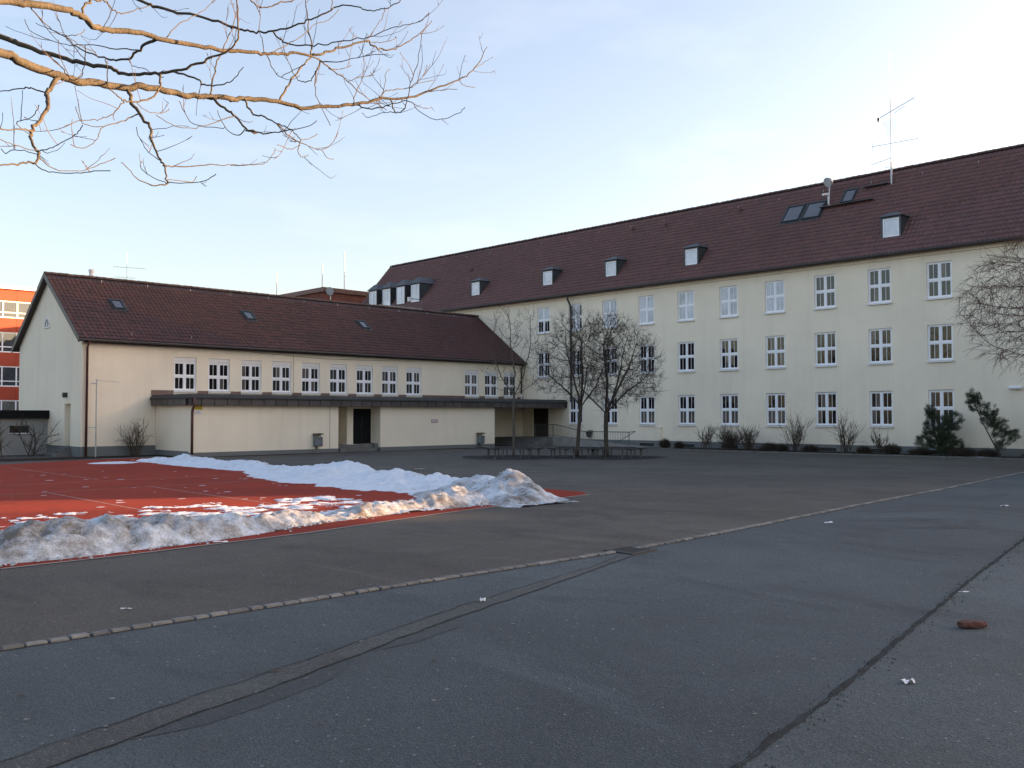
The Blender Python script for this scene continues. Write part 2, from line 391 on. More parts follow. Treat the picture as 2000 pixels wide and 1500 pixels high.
# sett row
kerb = MB()
for (xa, ya), (xb, yb) in zip(SETT, SETT[1:]): kerb.quad((xa, ya - .085, .006), (xb, yb - .085, .006), (xb, yb + .07, .006), (xa, ya + .07, .006))
kerb = tag(kerb.build('kerb_strip', 'joint_dirt'), kind='structure')
def sett_mesh(sd, L):
    q = random.Random(sd); m = MB(); w_ = .047 + q.uniform(-.006, .006); h = L / 2 - .011; j = lambda: q.uniform(-.008, .008)
    b = [(-h + j(), -w_ + j()), (h + j(), -w_ + j()), (h + j(), w_ + j()), (-h + j(), w_ + j())]
    m.add([(x, y, -.03) for x, y in b] + [(x, y, .012) for x, y in b] + [(x * .9, y * .86, .022 + q.uniform(-.003, .003)) for x, y in b],
          [(0, 1, 5, 4), (1, 2, 6, 5), (2, 3, 7, 6), (3, 0, 4, 7), (4, 5, 9, 8), (5, 6, 10, 9), (6, 7, 11, 10), (7, 4, 8, 11), (8, 9, 10, 11)])
    return m.mesh('paving_sett', 'sett_stone')
SM = [(sett_mesh(i, l), l) for i, l in enumerate((.20, .22, .17, .19, .24, .21, .18, .16))]
seg = 0; q = random.Random(8); cnt = 0
for (xa, ya), (xb, yb) in zip(SETT[1:], SETT[2:]):
    d = math.hypot(xb - xa, yb - ya); t = 0
    while t < d and cnt < 290:
        me, l = SM[q.randrange(8)]; u = (t + l / 2) / d; x, y = xa + (xb - xa) * u, ya + (yb - ya) * u; t += l
        if 10.62 < x < 11.12 or x < 1.5: continue
        kid('paving_sett', me, kerb, (x, y + q.uniform(-.01, .01), .006 + q.uniform(-.004, .004)), (q.uniform(-.03, .03), q.uniform(-.03, .03), math.atan2(yb - ya, xb - xa) + q.uniform(-.04, .04))); cnt += 1
m = MB(); x = -2.0
for i in range(16): m.box(x, x + .18, 8.73, 8.87, .0, .026); x += .2
x, y = 39.0, 11.0
while x < 58:
    m.box(x, x + .2, y - .07, y + .07, 0, .026); x += .22; y += .0206
tag(m.build('sett_row', 'sett_stone', kerb), kind='stuff')
# gully grate
g = thing('drain_grate', 'dark iron drain grate set in the row of kerb setts', 'drain', (10.87, 8.62, 0))
MB().box(10.58, 11.16, 8.36, 8.40, .0, .024).box(10.58, 11.16, 8.86, 8.90, 0, .024).box(10.58, 10.62, 8.40, 8.86, 0, .024).box(11.12, 11.16, 8.40, 8.86, 0, .024).build('frame', 'iron', g)
MB().box(10.62, 11.12, 8.40, 8.86, .0, .009).build('pit', 'dark_door', g)
for i in range(8):
    MB().box(10.635 + i * .061, 10.665 + i * .061, 8.40, 8.86, .009, .022).build('slat', 'iron', g)
# red court, its lines and edging
COURT = [(-12, 12.9), (3.74, 13.43), (5.44, 13.5), (8.64, 13.86), (12.09, 14.61), (17.9, 15.54), (18.4, 16.2), (19.0, 30), (19.4, 44.3), (15.0, 44.0), (11.8, 42.4), (-12, 36)]
court_o = sheet('sports_court', COURT, .006, 'court_red')
m = MB()
for (xa, ya), (xb, yb) in zip(COURT[1:5], COURT[2:6]): m.quad((xa, ya - .05, .010), (xb, yb - .05, .010), (xb, yb + .02, .010), (xa, ya + .02, .010))
tag(m.build('court_edge', 'concrete', court_o))
for xa, ya, xb, yb in ((11.3, 39.6, 11.15, 30.1), (8.32, 25.9, 8.15, 17), (11.12, 26.2, 10.9, 19), (-8, 30.3, 18.6, 29), (-8, 25.5, 18.5, 26.3), (-8, 16.9, 17.5, 17.9)):
    d = Vector((xb - xa, yb - ya, 0)).normalized(); n = Vector((-d.y, d.x, 0)) * .025
    m = MB().quad((xa - n.x, ya - n.y, .0098), (xb - n.x, yb - n.y, .0098), (xb + n.x, yb + n.y, .0098), (xa + n.x, ya + n.y, .0098))
    m.build('painted_line', 'court_line', court_o)
# planting bed along the main building and soil strips
bed = [(47.7, 33.9), (45.2, 33.6), (44.9, 31), (44.9, 26), (45.4, 20), (45.6, 12), (45.6, -2), (47.7, -2)]
m = MB(); m.poly([(x, y, .03) for x, y in bed])
tag(m.build('planting_bed', 'soil'), kind='structure')
m = MB()
for (xa, ya), (xb, yb) in zip(bed[1:6], bed[2:7]):
    n = max(1, int(abs(ya - yb) / 1.0))
    for k in range(n):
        a = Vector((xa + (xb - xa) * k / n, ya + (yb - ya) * k / n, 0)); b = Vector((xa + (xb - xa) * (k + .98) / n, ya + (yb - ya) * (k + .98) / n, 0))
        c = (a + b) / 2; d = (b - a) / 2; nn = Vector((-d.y, d.x, 0)).normalized() * .04
        m.obox((c.x, c.y, .035), d, nn, (0, 0, .035))
tag(m.build('bed_kerb', 'step_stone'), kind='structure')
blob('soil_strip', 37.6, 43.0, 3.0, .35, .007, 'soil', 60); blob('soil_strip', 25.2, 43.0, 3.4, .35, .007, 'soil', 61)
blob('soil_strip', 14.5, 46.4, 5.5, 1.5, .0085, 'soil', 62); blob('soil_strip', 20.0, 45.6, .45, 1.6, .009, 'soil', 64)
for i, (x, y, r) in enumerate(((31.5, 32.14, 2.6), (33.7, 29.9, 2.3), (34.7, 28.7, 2.5))): blob('tree_pit', x, y, r, r, .007 + .0007 * i, 'pit_ground', 70 + i)

# ------------------------------------------------------------------ snow
def snow_field(name, x0, x1, y0, y1, st, hf, mat, label, cat, kind=None, parent=None):
    xs = np.arange(x0, x1, st); ys = np.arange(y0, y1, st); X, Y = np.meshgrid(xs, ys, indexing='ij'); H = hf(X, Y)
    ok = H > 0; idx = -np.ones(H.shape, int); V = []; Fc = []
    use = np.zeros(H.shape, bool)
    cell = (ok[:-1, :-1].astype(int) + ok[1:, :-1] + ok[1:, 1:] + ok[:-1, 1:]) >= 2
    for di in (0, 1):
        for dj in (0, 1): use[di:di + cell.shape[0], dj:dj + cell.shape[1]] |= cell
    idx[use] = np.arange(use.sum())
    Z = np.where(ok, H, -.01) + .006
    V = np.stack([X[use], Y[use], Z[use]], 1)
    I, J = np.nonzero(cell)
    Fc = np.stack([idx[I, J], idx[I + 1, J], idx[I + 1, J + 1], idx[I, J + 1]], 1)
    m = MB(); m.v = [tuple(p) for p in V.tolist()]; m.f = [tuple(f) for f in Fc.tolist()]
    o = m.build(name, mat, None, True); tag(o, label, cat, None, kind); return o
def interp(x, T): return np.interp(x, [a for a, b in T], [b for a, b in T])
HT = [(-3, .40), (2, .44), (4, .46), (5.5, .50), (6.3, .46), (7, .36), (7.7, .31), (8.8, .27), (9.2, .29), (9.6, .17), (9.9, .09), (10.5, .17), (11.3, .27), (12.4, .29), (13.1, .30), (13.7, .40), (14.2, .3), (14.8, .1)]
CY = [(-3, 14.3), (4, 14.6), (7.5, 14.95), (9, 15.2), (10.5, 15.45), (12.5, 15.75), (14.5, 15.9)]
BYF = [(-3, 13.4), (3.8, 13.75), (5.2, 13.72), (6.9, 13.98), (8.6, 14.45), (9.7, 14.9), (12, 15.3), (14.6, 15.25)]
def ridge_h(X, Y):
    n = vnoise(X * 1.3, Y * 1.3, 3, 5, .58); n2 = vnoise(X * 4, Y * 4, 4, 3); n3 = vnoise(X * 11, Y * 11, 6, 2)
    c = interp(X, CY) + (vnoise(X * .9, X * 0 + .5, 5) - .5) * .4; h = interp(X, HT); bf = interp(X, BYF)
    wf = np.maximum(c - bf, .18); wb = .25 + h * 2.1
    t = np.where(Y < c, (c - Y) / wf, (Y - c) / wb)
    prof = np.clip(1 - np.abs(t) ** np.where(Y < c, 2.2, 1.25), -1, 1)
    H = h * .88 * prof * (.62 + .75 * n) + ((n2 - .5) * .19 + (n3 - .5) * .07) * np.clip(prof * 2, 0, 1) + (n - .5) * .13
    return np.where(prof > -.35, H - .02, -1)
snow_field('snow_ridge', -3, 14.9, 13.0, 17.4, .05, ridge_h, 'snow_dirty', 'low dirty grey snow ridge along the near edge of the red court', 'snow')
CZ = [(14.6, .05), (15.3, .45), (16.2, .78), (17.2, .62), (18.4, .50), (19.9, .42), (20.7, .34), (21.2, .42), (22.8, .46), (23.8, .42), (25, .58), (26.8, .58), (27.3, .55), (28.3, .40), (29.6, .30), (30.7, .26), (31.6, .38), (32.6, .46), (34.3, .44), (37, .52), (38.7, .46), (41, .22), (42.5, .02)]
CX = [(14.6, 15.2), (16.2, 15.7), (17.5, 16.9), (19, 17.5), (42, 17.7)]
WB = [(14.6, 1.2), (16.5, 1.7), (18, 3.0), (22, 3.3), (25, 3.2), (28, 2.5), (31, 1.2), (36, 1.2), (42, .9)]
def bank_h(X, Y):
    n = vnoise(X * 1.1, Y * 1.1, 13, 5, .56); n2 = vnoise(X * 3.6, Y * 3.6, 14, 3); n3 = vnoise(X * 9, Y * 9, 16, 2)
    c = interp(Y, CX); h = interp(Y, CZ); wl = interp(Y, WB); wr = np.where(Y < 17.5, 1.25, .85)
    t = np.where(X < c, (c - X) / wl, (X - c) / wr)
    prof = np.clip(1 - np.abs(t) ** np.where(X < c, 1.0, 1.7), -1, 1)
    H = h * np.where(Y > 18.5, .70, .85) * prof * (.60 + .8 * n) + ((n2 - .5) * np.where(Y > 18.5, .11, .18) + (n3 - .5) * .06) * np.clip(prof * 2, 0, 1) + (n - .5) * .10
    return np.where(prof > -.4, H - .03, -1)
bank = snow_field('snow_bank', 12.6, 19.6, 14.4, 42.6, .065, bank_h, 'snow_clean', 'long white snow bank with a dirty mound at its near end, right side of court', 'snow')
bank.data.materials.append(MATS['snow_dirty'])
ctr = np.zeros(len(bank.data.polygons) * 3); bank.data.polygons.foreach_get('center', ctr); ctr = ctr.reshape(-1, 3)
dn = vnoise(ctr[:, 0] * 1.2, ctr[:, 1] * 1.2, 21, 4)
mi = ((ctr[:, 1] < 17.6 + 1.6 * dn) & (ctr[:, 0] > 13.6)) | ((ctr[:, 0] > 17.7) & (dn > .5))
bank.data.polygons.foreach_set('material_index', mi.astype(int))
def patch_h(X, Y):
    # wind-blown remnants: thick near the ridge, thinning out into the court
    n = vnoise((X * .715 - Y * .699) * 2.2, (X * .699 + Y * .715) * 2.9, 31, 4, .68)
    d = np.clip((Y - 15.0) / 4.6, 0, 1); side = np.clip((13.0 - X) / 1.5, 0, 1)
    return (n - (.45 + .15 * d)) * .16 * np.where((Y < 20.2) & (side > 0), 1, -1)
m = MB(); rr = random.Random(77)
for k in range(240):
    x = rr.uniform(2, 14); y = float(interp(np.array([x]), BYF)[0]) + rr.gauss(-.02, .12); s = rr.uniform(.015, .06) * rr.uniform(.5, 1); c = Vector((x, y, s * .6 + .008)); P = [c + Vector((math.cos(a) * s * rr.uniform(.6, 1.3), math.sin(a) * s * rr.uniform(.6, 1.3), rr.uniform(-.5, .3) * s)) for a in (0, 1.3, 2.5, 3.8, 5.0)]
    m.add(P + [c + Vector((0, 0, s * rr.uniform(.5, .9)))], [(i, (i + 1) % 5, 5) for i in range(5)])
tag(m.build('snow_chunks', 'snow_dirty', bpy.data.objects['snow_ridge']), kind='stuff')
snow_field('snow_patches', 0.5, 13, 15.2, 20.2, .05, patch_h, 'snow_clean', 'thin broken snow remnants lying on the red court', None, 'stuff')
def small_patch(cx, cy, rx, ry, sd, label):
    def hf(X, Y): return (1 - ((X - cx) / rx) ** 2 - ((Y - cy) / ry) ** 2 + (vnoise(X * 2.5, Y * 2.5, sd) - .5) * 1.4) * .05
    snow_field('snow_patch', cx - rx * 1.4, cx + rx * 1.4, cy - ry * 1.4, cy + ry * 1.4, .06, hf, 'snow_clean', label, 'snow')
small_patch(15.6, 40.4, .95, .8, 41, 'small flat snow patch on the far left of the red court')
small_patch(46.2, 15.9, .5, 1.1, 42, 'thin snow remnant on the bed below the leaning pine')
# ------------------------------------------------------------------ window kit (local frame: width along x, faces -y, z up, origin bottom centre of the opening)
def window_meshes(W, H, shutter=0.0, key=''):
    f = MB(); e = .06; z0, z1 = .07, H - shutter; h = W / 2
    f.box(-h, h, 0, .07, z0, z0 + e).box(-h, h, 0, .07, z1 - e, z1).box(-h, -h + e, 0, .07, z0 + e, z1 - e).box(h - e, h, 0, .07, z0 + e, z1 - e)
    zm = z0 + (z1 - z0) * .5
    f.box(-.048, .048, -.005, .07, z0 + e, z1 - e)
    f.box(-h + e, -.048, -.004, .07, zm - .05, zm + .05).box(.048, h - e, -.004, .07, zm - .05, zm + .05)
    panes = []; s = .040
    for (xa, xb) in ((-h + e, -.048), (.048, h - e)):
        for (za, zb) in ((z0 + e, zm - .05), (zm + .05, z1 - e)):
            f.box(xa, xb, .012, .06, za, za + s).box(xa, xb, .012, .06, zb - s, zb).box(xa, xa + s, .012, .06, za + s, zb - s).box(xb - s, xb, .012, .06, za + s, zb - s)
            xm = (xa + xb) / 2
            f.box(xm - .011, xm + .011, .020, .05, za + s, zb - s)
            for c in ((xa + s + xm - .011) / 2, (xm + .011 + xb - s) / 2): panes.append((c, (za + s + zb - s) / 2))
    pw = (h - e - .048 - 2 * s - .022) / 2; ph = (z1 - z0) / 2 - e - .05 - 2 * s
    p = MB().box(-pw / 2, pw / 2, .032, .040, -ph / 2, ph / 2)
    sill = MB().box(-h - .03, h + .03, -.15, .02, 0, .05).box(-h - .03, h + .03, -.165, -.15, -.03, .05)
    sh = MB().box(-h, h, -.035, .06, H - shutter + .003, H - .003) if shutter else None
    return dict(frame=f.mesh('window' + key, 'white_frame'), pane=p, panes=panes, sill=sill.mesh('sill', 'white_trim'), sh=sh.mesh('shutter_box', 'white_trim') if sh else None, pm={})
def add_window(kit, parent, pos, rotz, gl, q):
    w_ = place('window', kit['frame'], parent, pos, (0, 0, rotz))
    for (x, z) in kit['panes']:
        g = gl(q) if callable(gl) else gl
        if g not in kit['pm']: kit['pm'][g] = kit['pane'].mesh('pane', g)
        kid('pane', kit['pm'][g], w_, (x, 0, z), (q.uniform(-.010, .010), 0, q.uniform(-.012, .012)))
    kid('sill', kit['sill'], w_, (0, 0, 0))
    if kit['sh']: kid('shutter_box', kit['sh'], w_, (0, 0, 0))
    return w_

# ------------------------------------------------------------------ tiled roofs
TW, TG = .235, .34
TX = [0, .040, .085, .130, .185, .238]; TZ = [.014, .046, .050, .016, .006, .018]
def tile_arrays():
    v = []; f = []
    for x, z in zip(TX, TZ): v.append((x, -.01, z + .034))
    for x, z in zip(TX, TZ): v.append((x, .37, z))
    for x, z in zip(TX, TZ): v.append((x, -.01, z + .012))
    for i in range(5): f += [(i, i + 1, i + 7, i + 6), (i + 12, i + 13, i + 1, i)]
    return np.array(v), np.array(f)
TV, TF = tile_arrays()
def in_frame(P):
    d = P - np.array([0, 0, CAMZ]); z = d @ np.array(Fv); x = 1000 + FPX * (d @ np.array(Rv)) / z
    return (z > 1) & (x > 0) & (x < 2000)
def tiled(roof, origin, along, up, nrm, n_along, n_up, seed, mat='roof_tile'):
    """roof pieces: the 300 nearest as objects, the rest as one joined mesh"""
    o, a, u, n = (np.array(Vector(k)) for k in (origin, along, up, nrm))
    I, J = np.meshgrid(np.arange(n_along), np.arange(n_up), indexing='ij'); I = I.ravel(); J = J.ravel()
    base = o + np.outer(I * TW, a) + np.outer(J * TG, u)
    r = np.random.default_rng(seed); lift = r.uniform(-.004, .006, len(I)); base = base + np.outer(lift, n)
    dist = np.linalg.norm(base, axis=1); dist[~in_frame(base)] += 1e4
    order = np.argsort(dist); near = order[:300]; far = order[300:]
    M3 = np.stack([a, u, n], 0); loc = TV @ M3
    me = MB(); me.v = [tuple(p) for p in TV.tolist()]; me.f = [tuple(int(k) for k in f) for f in TF]; tm = me.mesh('roof_tile', mat)
    rot = Matrix(M3.T.tolist()).to_euler()
    for k in near: kid('roof_tile', tm, roof, Vector(base[k]) - WPOS[roof.name], rot)
    V = (base[far][:, None, :] + loc[None]).reshape(-1, 3) - np.array(WPOS[roof.name]); F_ = (TF[None] + (np.arange(len(far)) * len(TV))[:, None, None]).reshape(-1, 4)
    mm = bpy.data.meshes.new('roof_tiles'); mm.vertices.add(len(V)); mm.vertices.foreach_set('co', V.ravel())
    mm.loops.add(F_.size); mm.loops.foreach_set('vertex_index', F_.ravel().astype(np.int32))
    mm.polygons.add(len(F_)); mm.polygons.foreach_set('loop_start', np.arange(0, F_.size, 4, dtype=np.int32)); mm.polygons.foreach_set('loop_total', np.full(len(F_), 4, np.int32))
    mm.update(calc_edges=True); mm.materials.append(MATS[mat])
    t = kid('roof_tiles', mm, roof); t['kind'] = 'stuff'
def ridge_cap(L=.40, r=.115):
    m = MB(); n = 6
    for k, (x, s) in enumerate(((0, 1.0), (L * .86, .93), (L * .86, 1.10), (L, 1.12))):
        for j in range(n + 1):
            t = math.pi * (-.12 + 1.24 * j / n); m.v.append((x, r * s * math.cos(t), r * s * math.sin(t) * .8))
    for k in range(3):
        for j in range(n): a = k * (n + 1) + j; m.f.append((a, a + 1, a + n + 2, a + n + 1))
    return m.mesh('ridge_tile', 'ridge_tile')
RC = ridge_cap()
def ridge_row(roof, p0, p1):
    p0, p1 = Vector(p0), Vector(p1); d = p1 - p0; n = int(d.length / .385); rz = math.atan2(d.y, d.x); q = random.Random(3)
    for i in range(n): kid('ridge_tile', RC, roof, p0 + d * (i / n) - WPOS[roof.name] + Vector((0, 0, q.uniform(-.008, .008))), (0, q.uniform(-.01, .01), rz))
def pipe(name, pts, r, mat, parent): return MB().tube(pts, [r] * len(pts), 8).build(name, mat, parent, True)
def skylight(name, c, along, up, nrm, w_, l_, parent, glassmat='skylight_glass'):
    c, a, u, n = map(Vector, (c, along, up, nrm)); c = c + n * .07; f = MB(); e = .065
    for s in (-1, 1):
        f.obox(c + a * s * (w_ / 2 - e / 2), a * e / 2, u * l_ / 2, n * .075); f.obox(c + u * s * (l_ / 2 - e / 2), a * (w_ / 2 - e), u * e / 2, n * .068)
    f.obox(c - u * (l_ / 2 + .09) - n * .03, a * (w_ / 2 + .08), u * .09, n * .03)
    f.obox(c + u * (l_ / 2 + .05) - n * .03, a * (w_ / 2 + .08), u * .05, n * .05)
    for s in (-1, 1): f.obox(c + a * s * (w_ / 2 + .04) - n * .03, a * .04, u * l_ / 2, n * .04)
    s_ = f.build(name, 'dark_metal', parent)
    MB().obox(c + n * .01, a * (w_ / 2 - e), u * (l_ / 2 - e), n * .012).build('pane', glassmat, s_)
    return s_
def hooks(parent, pts, n):       # snow-guard hooks below the ridge
    for p in pts:
        p = Vector(p); m = MB().tube([p + n * .03, p + n * .10, p + n * .11 + Vector((0, 0, .14))], [.012, .012, .012], 5)
        m.build('roof_hook', 'steel', parent)
def bin_thing(pos, label, lid='bin_lid'):
    x, y, z = pos; b = thing('litter_bin', label, 'bin', (x, y - .2, z), 'litter bins on the porch wall')
    m = MB(); n = 20; prof = [(0, .84), (.03, .96), (.06, 1), (.42, 1), (.52, .96)]
    for zz, s in prof:
        for k in range(n):
            t = 2 * math.pi * k / n; cx = .24 * s * math.copysign(abs(math.cos(t)) ** .5, math.cos(t)); cy = .155 * s * math.copysign(abs(math.sin(t)) ** .5, math.sin(t))
            m.v.append((x + cx, y - .19 + cy, z + zz))
    for i in range(len(prof) - 1):
        for k in range(n): a = i * n + k; c = i * n + (k + 1) % n; m.f.append((a, c, c + n, a + n))
    m.f.append(tuple(range(n))[::-1]); m.build('body', 'bin_grey', b, False)
    MB().box(x - .17, x + .19, y - .349, y - .342, z + .40, z + .43).build('rim_band', 'bin_lid', b)
    m = MB(); m.box(x - .17, x + .17, y - .30, y - .05, z + .47, z + .50)
    m.box(x - .26, x + .26, y - .36, y - .02, z + .635, z + .665)
    m.add([(x - .26, y - .36, z + .665), (x + .26, y - .36, z + .665), (x + .26, y - .02, z + .665), (x - .26, y - .02, z + .665), (x - .18, y - .28, z + .71), (x + .18, y - .28, z + .71), (x + .18, y - .06, z + .71), (x - .18, y - .06, z + .71)], [(0, 1, 5, 4), (1, 2, 6, 5), (2, 3, 7, 6), (3, 0, 4, 7), (4, 5, 6, 7)])
    m.build('lid', lid, b)
    m = MB()
    for sx in (-.2, .2): m.box(x + sx - .012, x + sx + .012, y - .10, y - .04, z + .48, z + .64)
    m.box(x - .05, x + .05, y - .05, y + .0, z - .14, z + .55); m.build('bracket', 'bin_grey', b)

# ------------------------------------------------------------------ low wing
AX, AY, AYB, AXE = 16.8, 47.7, 57.4, 47.68
wing = thing('school_wing', 'low cream school wing with a brown tiled gable roof, left', 'building', (32, 52.5, 0))
AXW = [22.14 + 1.939 * k for k in range(9)] + [42.72, 44.58, 46.42]; AW, AZ0, AZ1 = 1.25, 3.31, 5.16
ER, RZ, EZ = 47.3, 9.62, 5.86; YM = 52.55
slA = (RZ - EZ) / (YM - ER)
m = MB(); holed(m, 'y', AY, AX, AXE, .5, EZ + .2, [(x - AW / 2, x + AW / 2, AZ0, AZ1) for x in AXW], .15)
m.quad((AX, AYB, 0), (AXE, AYB, 0), (AXE, AYB, 6), (AX, AYB, 6))
m.build('wall', 'cream_plaster', wing)
m = MB(); holed(m, 'x', AX, AY, AYB, .5, 5.7, [(49.15, 50.02, .5, 2.65)], .38)
m.quad((AX + .38, 49.15, .5), (AX + .38, 50.02, .5), (AX + .38, 50.02, 2.65), (AX + .38, 49.15, 2.65))
zt = lambda y: EZ - .06 + slA * ((y - ER) if y < YM else (2 * YM - ER - y))
m.poly([(AX, AY, 5.7), (AX, AYB, 5.7), (AX, AYB, zt(AYB)), (AX, YM, zt(YM)), (AX, AY, zt(AY))])
m.build('gable_wall', 'cream_plaster', wing)
MB().box(AX - .015, AXE, AY - .015, AYB, 0, .5).build('plinth', 'plinth_grey', wing)
d_ = MB().box(AX + .36, AX + .379, 49.19, 49.98, .52, 2.62).build('door', 'white_trim', wing)
MB().box(AX + .33, AX + .36, 49.26, 49.38, 1.45, 1.48).build('handle', 'steel', d_)
for i in range(3): MB().box(AX - .9 + .3 * i, AX - .016, 49.0 - .1 * (2 - i), 50.2 + .1 * (2 - i), .0 + .15 * i, .15 + .15 * i).build('step', 'step_stone', wing)
lm = MB().box(AX - .10, AX, 49.62, 49.82, 2.98, 3.22).tube([(AX - .13, 49.72, 3.22), (AX - .14, 49.72, 3.05), (AX - .10, 49.72, 2.98)], [.09, .10, .06], 10).build('wall_lamp', 'dark_metal', wing)
# arched gable window
fw = MB(); pts = [(52.44, 6.78), (53.18, 6.78)] ; arc = [(52.81 + .37 * math.cos(t), 6.90 + .37 * math.sin(t)) for t in np.linspace(0, math.pi, 13)]
fw.poly([(AX - .012, y, z) for y, z in [(53.18, 6.78)] + [(52.81 + .37 * math.cos(t), 6.86 + .37 * math.sin(t)) for t in np.linspace(0, math.pi, 13)] + [(52.44, 6.78)]])
fwo = fw.build('arched_window', 'window_glass', wing)
fr = MB(); ring = [(52.81 + .37 * math.cos(t), 6.86 + .37 * math.sin(t)) for t in np.linspace(0, math.pi, 13)]
fr.tube([(AX - .02, 53.18, 6.78)] + [(AX - .02, y, z) for y, z in ring] + [(AX - .02, 52.44, 6.78)], [.03] * 15, 5)
for t in (.9, 1.57, 2.25): fr.bar((AX - .02, 52.81, 6.86), (AX - .02, 52.81 + .37 * math.cos(t), 6.86 + .37 * math.sin(t)), .014)
fr.box(AX - .07, AX - .0, 52.40, 53.22, 6.74, 6.79); fr.build('frame', 'white_frame', fwo)
kitA = window_meshes(AW, AZ1 - AZ0, .24); q = random.Random(11)
ga = lambda r: 'window_glass' if r.random() < .8 else 'brown_curtain_glass'
for i, x in enumerate(AXW): add_window(kitA, wing, (x, AY + .08, AZ0), 0, ga if i != 9 else 'brown_curtain_glass', q)
# flashing strip between the windows above the porch roof
for xa, xb in zip([20.3] + [x + AW / 2 + .03 for x in AXW], [x - AW / 2 - .03 for x in AXW] + [AXE]):
    if xb - xa > .05: MB().box(xa, xb, AY - .03, AY - .002, 3.12, 3.38).build('flashing', 'brown_flashing', wing)
# roof
roof = MB(); X0, X1 = AX - .28, AXE
sA = Vector((0, YM - ER, RZ - EZ)).normalized(); nA = Vector((0, -sA.z, sA.y))
roof.quad((X0, ER, EZ), (X1, ER, EZ), (X1, YM, RZ), (X0, YM, RZ)).quad((X0, 2 * YM - ER, EZ), (X0, YM, RZ), (X1, YM, RZ), (X1, 2 * YM - ER, EZ))
roof.quad((X0, ER, EZ - .16), (X0, YM, RZ - .16), (X1, YM, RZ - .16), (X1, ER, EZ - .16)).quad((X0, 2 * YM - ER, EZ - .16), (X1, 2 * YM - ER, EZ - .16), (X1, YM, RZ - .16), (X0, YM, RZ - .16))
roofA = roof.build('roof', 'gutter_dark', wing)
for sgn in (-1, 1):
    ya = YM + sgn * (YM - ER); m = MB()
    m.add([(X0 - .03, ya, EZ - .22), (X0 - .03, YM, RZ - .22), (X0 - .03, YM, RZ + .08), (X0 - .03, ya, EZ + .08), (X0 + .01, ya, EZ - .22), (X0 + .01, YM, RZ - .22), (X0 + .01, YM, RZ + .08), (X0 + .01, ya, EZ + .08)],
          [(0, 1, 2, 3), (7, 6, 5, 4), (0, 3, 7, 4), (3, 2, 6, 7), (0, 4, 5, 1)])
    m.build('barge_board', 'gutter_dark', roofA)
tiled(roofA, (X0, ER, EZ), (1, 0, 0), sA, nA, int((X1 - X0) / TW), int(Vector((0, YM - ER, RZ - EZ)).length / TG) + 0, 21)
ridge_row(roofA, (X0, YM, RZ + .03), (X1, YM, RZ + .03))
MB().tube([(X0 - .05, ER - .06, EZ - .07), (X1, ER - .06, EZ - .07)], [.065, .065], 8).build('gutter', 'gutter_dark', wing)
MB().box(AX, AXE, AY - .28, AY - .003, EZ - .20, EZ - .14).build('soffit', 'gutter_dark', wing)
pipe('downspout', [(AX + .22, ER - .04, EZ - .1), (AX + .22, AY - .12, EZ - .42), (AX + .22, AY - .11, .02)], .062, 'copper_pipe', wing)
pipe('downspout', [(AXE - .22, ER - .04, EZ - .1), (AXE - .22, AY - .12, EZ - .42), (AXE - .22, AY - .11, 3.6)], .055, 'gutter_dark', wing)
pipe('downspout', [(AXE - .22, AY - .11, 3.6), (AXE - .22, AY - .12, 3.15)], .06, 'white_trim', wing)
for i, (x, y) in enumerate(((19.48, 50.2), (27.15, 50.17), (35.40, 50.2))):
    skylight('skylight', (x, y, EZ + slA * (y - ER)) , (1, 0, 0), sA, nA, .60, .92, roofA)
hooks(roofA, [(19.3 + 2.55 * k, 52.05, EZ + slA * (52.05 - ER)) for k in range(11)], nA)
hooks(roofA, [(x, 47.62, EZ + slA * .32) for x in (19.2, 22.4)], nA)
pipe('cable', [(26.0, AY - .02, EZ - .25), (31.0, AY - .02, EZ - .42), (37.5, AY - .02, EZ - .30)], .008, 'gutter_dark', wing)
pipe('cable', [(28.72, AY - .02, EZ - .33), (28.72, AY - .02, 3.4)], .008, 'rail_metal', wing)
# vent stack standing behind the ridge
MB().tube([(19.9, 55.2, 7.6), (19.9, 55.2, 10.35)], [.12, .12], 12).tube([(19.9, 55.2, 10.35), (19.9, 55.2, 10.5)], [.15, .15], 12).build('vent_stack', 'white_trim', wing)
def mast_arm(m, c, d, L_, els, el=.35, r=.012):
    c, d = Vector(c), Vector(d).normalized(); m.bar(c - d * L_ * .42, c + d * L_ * .58, r); s = d.cross(Vector((0, 0, 1))).normalized()
    for k in range(els):
        p = c + d * L_ * (-.42 + k / max(1, els - 1)); h = el * (1 - .35 * k / els); m.bar(p - s * h, p + s * h, r * .55)
ant = thing('roof_antenna', 'thin television antenna rising behind the low wing roof', 'antenna', (21.7, 54.6, 8.1))
MB().tube([(21.7, 54.6, 8.0), (21.7, 54.6, 11.65)], [.014, .010], 6).build('mast', 'steel', ant)
m = MB(); mast_arm(m, (21.7, 54.6, 10.75), (1, -.35, 0), 1.7, 9, .3, .008); m.build('boom', 'rail_metal', ant)
m = MB(); mast_arm(m, (21.7, 54.6, 10.15), (-1, .2, 0), 1.1, 6, .3, .008); m.build('boom', 'rail_metal', ant)
def floodlight(pos, d, label, pole, group='floodlights on the roofs'):
    p = Vector(pos); t = thing('floodlight', label, 'lamp', p, group); d = Vector(d).normalized()
    c = p + Vector((0, 0, pole))
    MB().tube([p, c - d * .12], [.035, .03], 6).build('pole', 'steel', t)
    MB().tube([c - d * .30, c - d * .24, c + d * .0, c + d * .05], [.07, .16, .30, .31], 16).build('housing', 'steel', t, False)
    MB().tube([c + d * .055, c + d * .075], [.28, .27], 16).build('lens', 'lamp_glass', t)
    return t
floodlight((35.85, 54.8, 8.2), (-.7, -.4, -.35), 'round grey floodlight behind the low wing ridge', 2.5)
